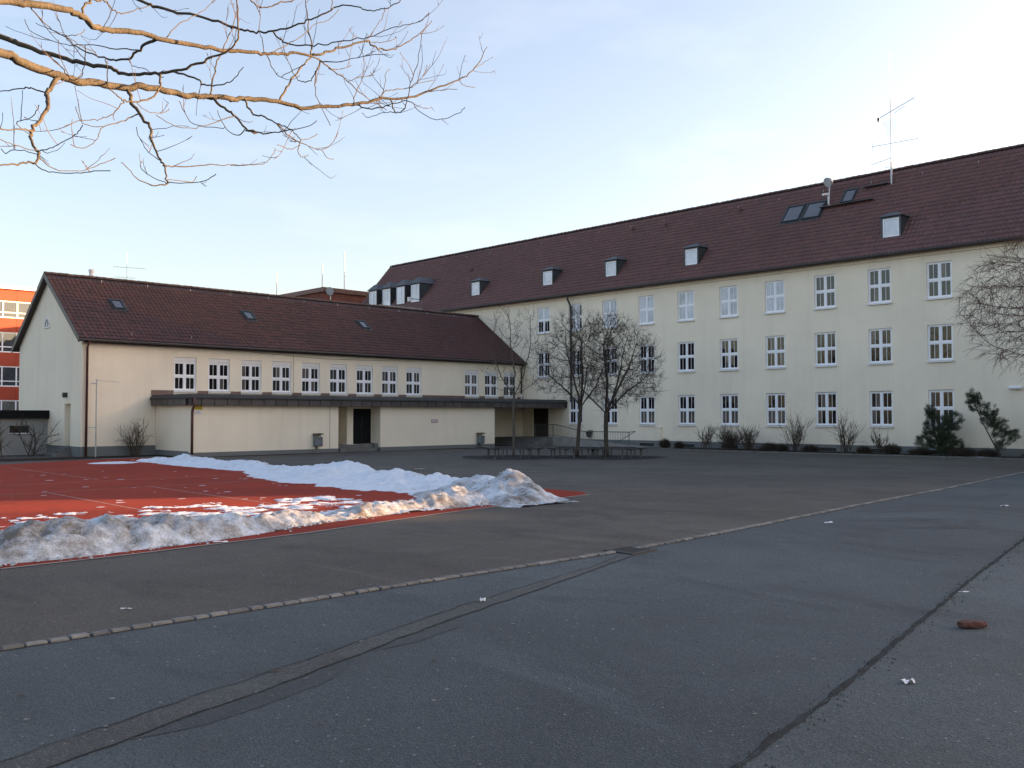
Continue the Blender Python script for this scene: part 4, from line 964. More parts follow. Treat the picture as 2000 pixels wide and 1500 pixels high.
def twigs(m, P, r, ch, par, rng, rlim, per, L0, L1, up=.35, rad=.004, segs=3, dens=1.0):
    for i in range(len(P)):
        if r[i] > rlim or par[i] < 0: continue
        k = per if not ch[i] else (1 if rng.random() < dens * .6 else 0)
        d = P[i] - P[par[i]]; d /= (np.linalg.norm(d) + 1e-9)
        for _ in range(k):
            v = d + rng.normal(0, .55, 3) + np.array([0, 0, up]); v /= np.linalg.norm(v); l = rng.uniform(L0, L1); pts = [P[i]]
            for s in range(segs):
                v = v + rng.normal(0, .16, 3) + np.array([0, 0, up * .25]); v /= np.linalg.norm(v); pts.append(pts[-1] + v * l / segs)
            m.tube(pts, [rad, rad * .85, rad * .7, rad * .5][:segs + 1], 3, cap=False)
def crown_points(rng, n, c, rad, zmin=None, shell=.35, squash=1):
    out = []
    while len(out) < n:
        v = rng.uniform(-1, 1, 3); d = np.linalg.norm(v)
        if d > 1 or d < shell * rng.random(): continue
        p = np.array(c) + v * np.array(rad)
        if zmin is None or p[2] > zmin(p) if callable(zmin) else (zmin is None or p[2] > zmin): out.append(p)
    return np.array(out)
def lat(base, l, d, z): v = Vector(base) + R2 * l + F2 * d; return np.array([v.x, v.y, z])
def bare_tree(name, base, trunk, crowns, label, cat='tree', step=.16, infl=1.6, kill=.3, r0=.006, rmax=.13, seed=1, bark='bark_dark', group=None, tw=(9, .2, .6, .3, .0047), bias=(0, 0, .06), npts=700, scaf=()):
    rng = np.random.default_rng(seed); t = thing(name, label, cat, (base[0], base[1], 0), group)
    # trunk nodes
    start = []; prev = -1
    tp = [lat((base[0], base[1], 0), l, d, z) for l, d, z in trunk]
    for a, b in zip(tp, tp[1:]):
        n = max(1, int(np.linalg.norm(b - a) / (step * 1.5)))
        for k in range(n): start.append((a + (b - a) * k / n, prev)); prev = len(start) - 1
    start.append((tp[-1], prev)); top = len(start) - 1
    for path in scaf:      # main limbs laid out by hand: lists of (lateral, depth, z)
        prev = top; a = tp[-1]
        for l, d, z in path:
            b = lat((base[0], base[1], 0), l, d, z); n = max(1, int(np.linalg.norm(b - a) / step))
            for k in range(1, n + 1): start.append((a + (b - a) * k / n + rng.normal(0, .012, 3), prev)); prev = len(start) - 1
            a = b
    att = np.concatenate([crown_points(rng, int(npts * wgt), lat((base[0], base[1], 0), *c), (rd[0], rd[0], rd[1]), zm) for c, rd, zm, wgt in crowns])
    P, par = colonize(att, start, step, infl, kill, rng, bias=bias)
    trunk_m = MB(); m = MB(); r, ch = tree_mesh(m, P, par, r0, rmax=rmax)
    # separate trunk with root flare
    k = top + 1; tr = MB(); rr_ = [float(r[i]) * (1.02 if i > 1 else 1.25) for i in range(k)]
    tr.tube([P[i] for i in range(k)], rr_, 9); tr.build('trunk', bark, t, True)
    twigs(m, P, r, ch, par, rng, r0 * 2.2, tw[0], tw[1], tw[2], tw[3], tw[4])
    m.build('crown', bark, t, False)
    return t
# three young trees standing in the bench circles
bare_tree('bare_tree', (31.5, 32.14), [(0, 0, 0), (.02, 0, 1.2), (.0, 0, 2.2), (.04, .0, 3.0)],
          [((-.05, 0, 4.9), (1.75, 2.3), lambda p: 2.6, 1.0), ((-.3, 0, 6.6), (.9, .9), None, .15), ((.6, 0, 6.4), (.8, .9), None, .15)],
          'slim bare tree nearest the porch, standing in its own bench ring', step=.17, infl=2.0, kill=.34, r0=.0068, rmax=.115, seed=4, npts=420, bias=(0, 0, .16), tw=(3, .25, .6, .4, .0065),
          scaf=[[(.05, 0, 4.2), (-.15, .1, 5.6)], [(.5, .1, 4.0), (.85, .2, 5.4)], [(-.6, -.1, 3.9), (-1.0, -.2, 5.2)], [(.9, -.3, 3.5)], [(-.9, .3, 3.4)]], bark='bark_grey')
bare_tree('bare_tree', (33.65, 29.9), [(-.03, 0, 0), (.05, 0, 1.2), (.16, 0, 2.45)],
          [((.0, 0, 4.6), (2.15, 2.2), lambda p: 2.7 - .25 * 0, 1.0), ((.0, 0, 6.2), (1.3, 1.0), None, .2), ((-1.2, 0, 3.6), (1.0, .7), None, .2)],
          'wide bare tree with mossy trunk, middle of the three bench trees', step=.15, infl=1.7, kill=.27, r0=.0068, rmax=.15, seed=8, npts=1150, bias=(0, 0, .07),
          scaf=[[(.25, 0, 3.8), (.2, .1, 5.4)], [(.9, .2, 3.4), (1.3, .4, 4.4)], [(-.5, 0, 3.2), (-1.3, -.2, 3.9)], [(-.1, -.5, 3.4), (-.5, -.9, 4.8)], [(.4, .7, 3.3), (.6, 1.2, 4.5)]])
bare_tree('bare_tree', (34.63, 28.9), [(.0, 0, 0), (-.03, 0, 1.0), (-.02, 0, 2.1)],
          [((.35, 0, 4.5), (2.35, 2.25), lambda p: 2.2, 1.0), ((1.7, 0, 3.6), (1.1, 1.0), None, .3), ((.2, 0, 6.1), (1.2, .9), None, .2)],
          'dense bare tree, rightmost of the three bench trees', step=.15, infl=1.7, kill=.25, r0=.0065, rmax=.125, seed=15, npts=1700, bias=(0, 0, .05),
          scaf=[[(.05, 0, 3.6), (-.1, .1, 5.0)], [(.8, .2, 3.0), (1.6, .4, 3.6)], [(-.6, 0, 2.7), (-1.3, -.2, 3.4)], [(.5, -.6, 3.3), (1.0, -1.0, 4.4)], [(.5, .8, 3.2), (.9, 1.3, 4.5)]])
# big tree at the right edge: fine hanging twigs
def weeping(name, base, label, seed, zt=9.5, rad=5.2, z0=2.6, npts=900, bark='twig_brown', trunkr=.24, low=2.4, twr=.0042):
    rng = np.random.default_rng(seed); t = thing(name, label, 'tree', (base[0], base[1], 0))
    start = []; prev = -1
    for z in np.arange(0, zt - 1.5, .3): start.append((np.array([base[0] + .04 * math.sin(z), base[1] + .05 * math.cos(z * .8), z]), prev)); prev = len(start) - 1
    att = crown_points(rng, npts, (base[0], base[1], (zt + low) / 2 + .6), (rad, rad, (zt - low) / 2), lambda p: low, .5)
    P, par = colonize(att, start, .24, 2.4, .42, rng, bias=(0, 0, .02), maxit=120)
    m = MB(); r, ch = tree_mesh(m, P, par, .006, rmax=trunkr)
    for i in range(len(P)):
        if r[i] > .016: continue
        for _ in range(5 if not ch[i] else 2):
            d = P[i] - P[par[i]]; v = d / (np.linalg.norm(d) + 1e-9) + rng.normal(0, .5, 3); v /= np.linalg.norm(v); l = rng.uniform(.35, .95); pts = [P[i]]
            for s in range(4):
                v = v + rng.normal(0, .14, 3) + np.array([0, 0, -.13]); v /= np.linalg.norm(v); pts.append(pts[-1] + v * l / 4)
            m.tube(pts, [twr, twr * .9, twr * .8, twr * .65, twr * .5], 3, cap=False)
    k = max(i for i, p in enumerate(start)); MB().tube([s[0] for s in start], [float(r[i]) * 1.03 for i in range(len(start))], 9).build('trunk', 'bark_dark', t, True)
    m.build('crown', bark, t, False); return t
pr = Vector((0, 0, 0)) + F2 * 34 + R2 * (34 * (2195 - 1000) / FPX)
weeping('weeping_tree', (pr.x, pr.y), 'tree with fine hanging twigs entering from the right edge', 77, zt=9.2, rad=5.6, npts=2600, bark='twig_red', low=2.2, twr=.008)

# overhanging tree at the upper left
LIMBS=[[(0.716,7.016,4.456,0.0402),(1.373,7.45,4.655,0.036),(2.089,7.735,4.787,0.0326),(2.229,7.784,4.775,0.0319),(2.527,7.866,4.767,0.0304),(2.709,7.905,4.768,0.0294),(2.894,7.932,4.799,0.0285),(3.145,7.961,4.828,0.0272),(3.291,7.971,4.879,0.0265),(3.53,7.987,4.9,0.0252),(3.738,7.996,4.903,0.0241),(3.922,7.996,4.954,0.0231),(4.138,7.992,4.98,0.0219),(4.132,8.014,4.981,0.0219),(4.316,8.006,5.03,0.0209),(4.606,7.989,5.065,0.0193),(4.863,7.972,5.062,0.0178),(5.168,7.938,5.139,0.0161),(5.433,7.902,5.208,0.0146),(5.706,7.863,5.314,0.013),(6.1,7.794,5.423,0.0107),(6.39,7.744,5.574,0.009),(6.688,7.688,5.736,0.0071),(6.912,7.656,5.922,0.0056),(7.113,7.675,6.225,0.0038)],
[(1.059,10.397,5.732,0.0413),(1.768,9.617,5.656,0.0302),(2.407,8.92,5.354,0.0225),(2.518,8.801,5.283,0.0212),(2.745,8.553,5.166,0.0187),(2.912,8.37,5.093,0.0169),(3.07,8.197,5.057,0.0153),(3.161,8.097,4.994,0.0143),(3.326,7.915,4.988,0.0126),(3.448,7.778,5.001,0.0114),(3.601,7.603,5.06,0.0098),(3.697,7.493,5.121,0.0088),(3.808,7.363,5.193,0.0076),(3.839,7.315,5.308,0.0068),(3.823,7.306,5.48,0.0056),(3.81,7.292,5.663,0.0044)],
[(3.448,7.778,5.001,0.01),(3.537,7.517,4.9,0.0074),(3.574,7.388,4.817,0.0064),(3.623,7.24,4.785,0.0053),(3.668,7.088,4.797,0.0043),(3.685,6.936,4.876,0.0032)],
[(0.66,6.509,4.511,0.0316),(1.284,6.989,4.741,0.028),(1.965,7.296,4.992,0.0251),(2.165,7.359,5.06,0.0242),(2.428,7.428,5.133,0.023),(2.595,7.475,5.135,0.0222),(2.718,7.524,5.099,0.0215),(2.89,7.554,5.131,0.0207),(3.065,7.576,5.178,0.0198),(3.31,7.608,5.194,0.0186),(3.689,7.633,5.244,0.0167),(3.886,7.64,5.264,0.0158),(4.186,7.638,5.334,0.0142),(4.297,7.636,5.345,0.0137),(4.497,7.626,5.41,0.0126),(4.731,7.611,5.457,0.0114),(4.85,7.602,5.484,0.0108),(5.034,7.589,5.594,0.0098),(5.344,7.557,5.743,0.0081),(5.43,7.557,5.717,0.0076),(5.543,7.545,5.716,0.007),(5.719,7.519,5.78,0.006),(5.872,7.506,5.9,0.0051),(6.012,7.494,6.019,0.0042),(6.154,7.495,6.182,0.0032)],
[(1.206,12.003,7.165,0.0318),(2.769,10.312,6.752,0.0201),(3.32,9.72,6.44,0.0168),(3.763,9.242,6.213,0.0142),(3.888,9.108,6.139,0.0135),(4.127,8.848,6.053,0.0122),(4.318,8.642,5.97,0.0112),(4.447,8.503,5.903,0.0105),(4.398,8.545,5.914,0.0102),(4.496,8.439,5.875,0.0097),(4.593,8.333,5.857,0.0092),(4.69,8.226,5.86,0.0087),(4.833,8.066,5.904,0.008),(4.975,7.904,5.982,0.0072),(5.069,7.796,6.041,0.0067),(5.135,7.72,6.094,0.0063),(5.269,7.573,6.075,0.0057),(5.317,7.521,6.044,0.0054),(5.393,7.437,6.038,0.005),(5.469,7.353,6.066,0.0046),(5.552,7.256,6.132,0.0042),(5.596,7.2,6.213,0.0038)],
[(0.876,8.749,5.921,0.0155),(2.911,9.219,6.575,0.0111),(4.074,9.256,6.532,0.0089),(4.855,9.182,6.586,0.0074),(4.97,9.176,6.559,0.0072),(5.054,9.174,6.529,0.007),(5.149,9.159,6.549,0.0068),(5.294,9.136,6.632,0.0066),(5.456,9.108,6.706,0.0062),(5.641,9.083,6.855,0.0059)],
[(4.69,8.226,5.86,0.0087),(4.721,8.143,5.759,0.008),(4.784,8.008,5.68,0.0073),(4.896,7.776,5.642,0.0064),(5.004,7.545,5.635,0.0055),(5.15,7.225,5.635,0.0044),(5.219,7.06,5.67,0.0038),(5.278,6.919,5.685,0.0034),(5.362,6.726,5.691,0.0028),(5.394,6.62,5.748,0.0024)],
[(4.731,7.611,5.457,0.0078),(4.873,7.637,5.445,0.0069),(5.025,7.672,5.412,0.006),(5.241,7.723,5.354,0.005),(5.541,7.782,5.27,0.0037),(5.797,7.813,5.219,0.0027)],
[(4.62,7.988,5.065,0.0115),(4.754,8.057,5.261,0.0101),(4.903,8.122,5.459,0.009),(5.088,8.186,5.686,0.0078),(5.157,8.257,5.843,0.0072),(5.249,8.477,6.206,0.0058),(5.331,8.654,6.518,0.0047),(5.364,8.723,6.646,0.0042)],
[(2.569,7.876,4.767,0.0187),(2.5,7.843,4.654,0.0168),(2.45,7.796,4.563,0.0155),(2.429,7.708,4.449,0.0141),(2.367,7.634,4.32,0.0126),(2.276,7.568,4.194,0.011),(2.247,7.453,4.053,0.0096),(2.253,7.358,3.978,0.0087),(2.245,7.302,3.919,0.0082),(2.198,7.266,3.857,0.0075),(2.099,7.228,3.83,0.0064),(1.948,7.164,3.779,0.0048),(1.83,7.108,3.76,0.0035)],
[(2.276,7.568,4.194,0.0066),(2.093,7.38,4.107,0.0051),(1.963,7.235,4.051,0.0043),(1.837,7.084,3.976,0.0035)],
[(2.45,7.796,4.563,0.0061),(2.422,8.021,4.658,0.0054),(2.388,8.257,4.71,0.0048),(2.333,8.617,4.771,0.004),(2.292,8.861,4.841,0.0036)],
[(2.252,7.354,3.973,0.0042),(2.263,7.079,3.947,0.0032),(2.268,6.815,3.941,0.0025),(2.265,6.593,3.944,0.0019),(2.249,6.434,3.962,0.0016)],
[(2.245,7.302,3.919,0.0042),(2.384,7.389,3.87,0.0035),(2.61,7.468,3.916,0.0027),(2.776,7.526,4.013,0.0023),(2.909,7.568,4.092,0.0019)],
[(2.198,7.266,3.857,0.0041),(2.235,7.129,3.782,0.0035),(2.31,6.876,3.73,0.0027),(2.376,6.642,3.707,0.0021),(2.435,6.427,3.684,0.0016)],
[(2.248,7.32,3.937,0.0034),(2.229,7.516,4.001,0.0028),(2.196,7.782,4.06,0.0021),(2.187,7.888,4.053,0.0019),(2.181,7.992,4.111,0.0016)],
[(2.252,7.362,3.981,0.0034),(2.023,7.126,3.927,0.0023),(1.893,6.97,3.906,0.0018),(1.815,6.87,3.895,0.0016)],
[(2.261,7.508,4.12,0.0031),(2.116,7.397,4.162,0.0023),(2.147,7.191,4.161,0.0019),(2.152,7.087,4.183,0.0016),(2.147,6.999,4.21,0.0015)],
[(3.149,7.961,4.829,0.0166),(3.146,7.903,4.725,0.0151),(3.163,7.769,4.578,0.0131),(3.196,7.593,4.417,0.011),(3.179,7.508,4.28,0.0097),(3.179,7.357,4.09,0.0079),(3.182,7.297,4.023,0.0073),(3.17,7.216,3.906,0.0062),(3.162,7.184,3.854,0.0058),(3.063,7.185,3.832,0.0049),(2.918,7.176,3.858,0.0035),(2.783,7.13,3.952,0.002)],
[(3.181,7.312,4.039,0.0054),(3.29,7.323,4.048,0.0049),(3.564,7.352,4.115,0.0041),(3.821,7.37,4.17,0.0034),(3.816,7.391,4.175,0.0033),(4.077,7.401,4.226,0.0027),(4.191,7.408,4.29,0.0024),(4.288,7.443,4.419,0.0021)],
[(3.165,7.759,4.57,0.0056),(3.043,7.722,4.47,0.0047),(2.837,7.659,4.354,0.0036),(2.778,7.599,4.249,0.0032),(2.709,7.549,4.158,0.0028),(2.625,7.517,4.107,0.0024),(2.53,7.479,4.106,0.002)],
[(2.837,7.659,4.354,0.0031),(2.712,7.655,4.342,0.0023),(2.655,7.644,4.365,0.0019),(2.596,7.582,4.447,0.0014)],
[(3.179,7.352,4.085,0.0038),(3.197,7.618,4.204,0.003),(3.25,7.945,4.413,0.0023),(3.301,8.133,4.562,0.0018)],
[(3.164,7.191,3.866,0.0037),(3.213,6.857,3.815,0.0025),(3.234,6.669,3.805,0.002),(3.243,6.5,3.822,0.0015)],
[(3.163,7.188,3.86,0.0031),(3.155,7.485,3.975,0.0022),(3.158,7.684,4.082,0.0018),(3.198,7.755,4.162,0.0015)],
[(3.169,7.212,3.898,0.0031),(3.298,7.288,3.931,0.0024),(3.461,7.385,3.96,0.0019),(3.542,7.456,4.04,0.0015)],
[(3.39,7.842,4.995,0.01),(3.337,7.741,4.825,0.0086),(3.256,7.687,4.709,0.0077),(3.112,7.645,4.62,0.0066),(2.985,7.608,4.595,0.0057),(2.902,7.567,4.616,0.0051),(2.816,7.514,4.648,0.0044),(2.752,7.362,4.734,0.0035),(2.708,7.288,4.777,0.003)],
[(2.985,7.609,4.596,0.0053),(2.904,7.568,4.471,0.0043),(2.8,7.548,4.392,0.0036),(2.711,7.535,4.353,0.0031),(2.591,7.516,4.316,0.0025),(2.492,7.492,4.245,0.002)],
[(3.099,7.642,4.618,0.003),(3.188,7.717,4.595,0.0025),(3.296,7.778,4.605,0.0021),(3.417,7.837,4.647,0.0018),(3.484,7.877,4.705,0.0016)],
[(2.669,8.635,5.205,0.0068),(2.629,8.294,5.049,0.0056),(2.58,7.873,4.838,0.0046),(2.509,7.439,4.605,0.0037),(2.477,7.144,4.54,0.0031),(2.387,6.806,4.515,0.0025),(2.221,6.339,4.471,0.0017)],
[(3.264,7.602,5.192,0.013),(3.226,7.74,5.186,0.0116),(3.201,7.878,5.148,0.0105),(3.175,8.017,5.108,0.0095),(3.103,8.256,5.155,0.0081),(3.049,8.431,5.221,0.0071),(2.973,8.687,5.354,0.0056),(2.915,8.908,5.516,0.0043),(2.799,9.263,5.693,0.0024)],
[(3.203,7.868,5.15,0.0057),(3.109,8.121,5.21,0.0048),(2.985,8.453,5.308,0.0039),(2.887,8.711,5.349,0.0033),(2.732,9.114,5.537,0.0023),(2.702,9.255,5.7,0.0019)],
[(3.175,8.017,5.108,0.0036),(3.187,7.955,5.034,0.0031),(3.23,7.83,4.988,0.0026),(3.261,7.734,4.934,0.0022),(3.307,7.592,4.861,0.0017)],
[(2.166,7.359,5.06,0.0049),(2.321,7.554,5.055,0.004),(2.476,7.724,5.056,0.0033),(2.589,7.816,5.083,0.0029),(2.729,7.916,5.165,0.0024),(2.791,7.971,5.234,0.0021)],
[(2.589,7.816,5.083,0.0029),(2.731,7.855,5.045,0.0021),(2.847,7.874,5.037,0.0017)],
[(2.597,7.476,5.134,0.01),(2.637,7.539,5.255,0.0087),(2.71,7.568,5.321,0.0077),(2.817,7.599,5.371,0.0066),(2.903,7.652,5.341,0.0055),(2.993,7.682,5.344,0.0046),(3.119,7.715,5.428,0.0034),(3.247,7.745,5.513,0.0022)],
[(3.305,7.607,5.194,0.0048),(3.487,7.739,5.405,0.004),(3.66,7.846,5.563,0.0035),(3.837,7.948,5.725,0.003),(4.038,8.085,5.962,0.0024)],
[(2.619,7.887,4.768,0.0042),(2.675,7.93,4.771,0.0034),(2.792,8.02,4.877,0.0022)],
[(2.945,8.334,5.086,0.0045),(2.923,8.542,5.273,0.0035),(2.894,8.736,5.433,0.0028),(2.896,8.967,5.707,0.0019)],
[(3.922,7.996,4.954,0.0083),(4.02,8.144,5.178,0.0072),(4.137,8.298,5.422,0.0063),(4.284,8.425,5.66,0.0055),(4.483,8.617,6.026,0.0044),(4.607,8.799,6.336,0.0035)],
[(3.922,7.996,4.954,0.013),(3.976,7.834,4.819,0.0109),(4.019,7.708,4.724,0.0097),(4.055,7.573,4.589,0.0083),(4.097,7.463,4.536,0.0075),(4.009,7.483,4.541,0.0068),(4.077,7.307,4.485,0.0056),(4.158,7.09,4.48,0.0042),(4.241,6.861,4.483,0.0029),(4.275,6.749,4.513,0.0022)],
[(4.019,7.708,4.724,0.0046),(3.878,7.691,4.651,0.0039),(3.712,7.665,4.559,0.0033),(3.604,7.649,4.513,0.0029),(3.418,7.618,4.483,0.0023),(3.234,7.562,4.517,0.0017)],
[(4.055,7.573,4.589,0.0055),(4.055,7.723,4.56,0.0044),(4.042,7.933,4.673,0.0033),(4.071,8.158,4.894,0.0019)],
[(3.954,7.761,4.615,0.0032),(3.821,7.891,4.628,0.0026),(3.723,7.985,4.678,0.0021),(3.648,8.049,4.857,0.0016)],
[(4.265,8.009,5.017,0.0097),(4.244,7.818,4.833,0.008),(4.256,7.605,4.746,0.0068),(4.259,7.384,4.631,0.0056),(4.262,7.171,4.533,0.0046),(4.251,6.988,4.415,0.0038),(4.234,6.938,4.364,0.0035),(4.172,6.902,4.301,0.0031),(4.087,6.874,4.262,0.0026),(3.943,6.822,4.255,0.0019)],
[(4.259,7.384,4.631,0.0065),(4.386,7.429,4.578,0.0054),(4.54,7.463,4.54,0.0046),(4.721,7.487,4.522,0.0037),(4.803,7.493,4.526,0.0034),(4.924,7.511,4.616,0.0028),(5.024,7.554,4.749,0.0022)],
[(4.215,6.927,4.344,0.0029),(4.252,7.011,4.297,0.0023),(4.313,7.042,4.272,0.0019),(4.395,7.06,4.31,0.0016)],
[(4.803,7.493,4.526,0.0032),(4.917,7.572,4.484,0.0022),(5.008,7.601,4.5,0.0017)],
[(4.244,6.968,4.395,0.0029),(4.356,7,4.434,0.0022),(4.472,7.047,4.513,0.0016)],
[(5.435,7.902,5.208,0.0053),(5.524,7.984,5.375,0.0045),(5.687,8.091,5.625,0.0036),(5.811,8.256,5.918,0.0027),(5.839,8.389,6.073,0.0023)],
[(5.87,7.835,5.36,0.0071),(5.848,7.734,5.19,0.006),(5.877,7.627,5.193,0.0056),(5.859,7.533,5.284,0.005),(5.821,7.45,5.386,0.0044),(5.787,7.304,5.527,0.0036),(5.733,7.169,5.676,0.0028),(5.678,7.078,5.789,0.0023)],
[(5.481,7.896,5.226,0.0069),(5.505,7.78,5.165,0.0062),(5.555,7.558,5.124,0.0054),(5.582,7.406,5.136,0.0048),(5.622,7.206,5.118,0.0042),(5.63,7.06,4.986,0.0036),(5.666,6.823,4.855,0.0029),(5.704,6.557,4.863,0.0022),(5.702,6.464,4.901,0.0019)],
[(5.706,7.863,5.314,0.0064),(5.843,7.901,5.448,0.0054),(5.962,7.911,5.495,0.0048),(6.183,7.926,5.577,0.0038),(6.332,7.941,5.673,0.0031),(6.54,7.95,5.759,0.0023)],
[(5.797,7.889,5.403,0.0043),(5.939,8.031,5.612,0.0032),(6.023,8.133,5.754,0.0026),(6.112,8.176,5.836,0.0023)],
[(6.183,7.926,5.577,0.0039),(6.428,8.011,5.779,0.0028),(6.534,8.068,5.902,0.0023),(6.59,8.124,5.996,0.002)],
[(5.848,7.734,5.19,0.0043),(5.799,7.89,5.208,0.0033),(5.747,8.07,5.186,0.0024),(5.726,8.157,5.255,0.0019)],
[(6.1,7.794,5.423,0.0044),(6.235,7.746,5.489,0.0036),(6.43,7.672,5.55,0.0028),(6.597,7.608,5.587,0.0022)],
[(6.688,7.688,5.736,0.0037),(6.793,7.713,5.706,0.0029),(6.97,7.721,5.725,0.002)],
[(6.89,7.66,5.904,0.0037),(7.042,7.705,6.002,0.0026),(7.122,7.733,6.064,0.0021)],
[(4.867,7.636,5.446,0.006),(4.788,7.588,5.258,0.0047),(4.727,7.478,5.025,0.0035),(4.717,7.34,4.842,0.0026),(4.71,7.21,4.678,0.0019)],
[(4.882,7.639,5.443,0.006),(4.888,7.709,5.4,0.0055),(4.907,7.839,5.328,0.0048),(4.886,7.961,5.326,0.0044),(4.869,8.092,5.413,0.0039),(4.895,8.3,5.68,0.003),(4.931,8.491,5.951,0.0021)],
[(4.896,7.643,5.441,0.0055),(4.941,7.448,5.397,0.0044),(5.017,7.14,5.386,0.0033),(5.09,6.842,5.342,0.0024)],
[(4.967,7.659,5.425,0.005),(5.025,7.673,5.405,0.0043),(5.206,7.673,5.474,0.0029),(5.259,7.677,5.518,0.0026)],
[(5.241,7.723,5.354,0.0036),(5.409,7.72,5.447,0.0025),(5.56,7.712,5.498,0.0018)],
[(4.296,7.636,5.345,0.0047),(4.28,7.528,5.215,0.0039),(4.273,7.389,5.072,0.0031),(4.289,7.271,5.071,0.0027),(4.317,7.012,5.083,0.0018)],
[(4.267,7.636,5.342,0.0043),(4.317,7.764,5.531,0.0034),(4.337,7.854,5.644,0.003),(4.403,7.963,5.834,0.0024),(4.428,8.065,5.97,0.002)],
[(4.312,7.635,5.35,0.0047),(4.511,7.652,5.499,0.0039),(4.738,7.675,5.694,0.0032),(4.844,7.695,5.814,0.0029),(5.003,7.694,5.904,0.0025),(5.135,7.72,6.066,0.002)],
[(5.087,7.775,6.056,0.0051),(5.168,7.885,6.215,0.0034),(5.214,7.947,6.309,0.0026)],
[(5.449,7.375,6.059,0.0041),(5.404,7.335,5.969,0.0036),(5.264,7.259,5.778,0.0028),(5.132,7.201,5.623,0.0022),(5.054,7.17,5.54,0.0019)],
[(5.344,7.557,5.743,0.0036),(5.501,7.536,5.774,0.0027),(5.628,7.517,5.819,0.0021),(5.696,7.514,5.882,0.0018)]]
def catmull(P, n=4):
    P = np.array(P); out = []
    for i in range(len(P) - 1):
        p0, p1, p2, p3 = P[max(i - 1, 0)], P[i], P[i + 1], P[min(i + 2, len(P) - 1)]
        for k in range(n):
            t = k / n; out.append(.5 * ((2 * p1) + (-p0 + p2) * t + (2 * p0 - 5 * p1 + 4 * p2 - p3) * t * t + (-p0 + 3 * p1 - 3 * p2 + p3) * t ** 3))
    out.append(P[-1]); return np.array(out)
TB = Vector((0, 0, 0)) + F2 * 3.2 + R2 * (-7.4)
ot = thing('overhanging_tree', 'bare tree whose long limbs hang into the upper left sky', 'tree', (TB.x, TB.y, 0))
rng = np.random.default_rng(5); m = MB(); tm = MB()
TRK = [(TB.x, TB.y, 0), (TB.x + .05, TB.y, 1.5), (TB.x - .02, TB.y + .1, 3.5), (TB.x + .1, TB.y + .1, 5.5), (TB.x, TB.y + .05, 8.0), (TB.x + .2, TB.y, 11), (TB.x + .1, TB.y + .2, 14)]
MB().tube(catmull(TRK, 4)[:, :3], list(np.linspace(.30, .09, 25)), 11).build('trunk', 'bark_tan', ot, True)
roots = {0: 4.3, 1: 4.9, 3: 4.6, 4: 5.6, 5: 6.3}
def curved_twig(p, v, l, rad, depth):
    pts = [p]; n = 5
    for s in range(n):
        v = v + rng.normal(0, .10, 3) + np.array([0, 0, .10]); v /= np.linalg.norm(v); pts.append(pts[-1] + v * l / n)
    tm.tube(pts, [rad * (1 - .5 * k / n) for k in range(n)] + [rad * .75], 3, cap=False)
    if depth > 0:
        for k in range(1, n + 1):
            if rng.random() < .30:
                w_ = v + rng.normal(0, .65, 3) + np.array([0, 0, .15]); w_ /= np.linalg.norm(w_); curved_twig(pts[k], w_, l * rng.uniform(.2, .45), rad * .72, depth - 1)
for i, P in enumerate(LIMBS):
    P = [list(p) for p in P]
    if i in roots: P = [[TB.x, TB.y, roots[i], P[0][3] * 1.5], [(TB.x + P[0][0]) / 2, (TB.y + P[0][1]) / 2, (roots[i] + P[0][2]) / 2 + .1, P[0][3] * 1.2]] + P
    C = catmull(P, 5); C[:, :3] += rng.normal(0, 1, (len(C), 3)) * np.minimum(.006, C[:, 3:4] * .6 + .0015)
    rad = C[:, 3] * (1 + .05 * rng.normal(0, 1, len(C)).clip(-1, 1)); rad = np.maximum(rad * 1.08, .0034)
    m.tube(C[:, :3], [float(x) for x in rad], 9 if rad.max() > .02 else 5, cap=False)
    L_ = np.linalg.norm(np.diff(C[:, :3], axis=0), axis=1)
    for k in range(2, len(C)):
        if rad[k] > .016: prob = .04
        else: prob = .20
        if rng.random() < prob * min(1.6, L_[k - 1] / .10):
            d = C[k, :3] - C[k - 1, :3]; d /= np.linalg.norm(d) + 1e-9
            v = d * .8 + rng.normal(0, .6, 3) + np.array([0, 0, .12]); v /= np.linalg.norm(v)
            curved_twig(C[k, :3], v, rng.uniform(.10, .42), rng.uniform(.0030, .0042), 1)
# higher crown above the frame
for k in range(16):
    z = rng.uniform(8, 13.5); a = rng.uniform(0, 2 * math.pi); l = rng.uniform(3, 6) * (1 - (z - 8) / 11); p = np.array([TB.x, TB.y, z]); v = np.array([math.cos(a), math.sin(a), .35]); pts = [p]
    for s in range(9):
        v = v + rng.normal(0, .16, 3) + np.array([0, 0, -.01]); v /= np.linalg.norm(v); pts.append(pts[-1] + v * l / 9)
    m.tube(pts, list(np.linspace(.07, .008, 10)), 6, cap=False)
    for q_ in pts[2:]:
        for _ in range(3):
            w_ = rng.normal(0, 1, 3); w_[2] = abs(w_[2]) * .5; w_ /= np.linalg.norm(w_); curved_twig(q_, w_, rng.uniform(.6, 1.4), .006, 1)
m.build('limbs', 'bark_tan', ot, True); tag(tm.build('twigs', 'twig_brown', ot, False), kind='stuff')

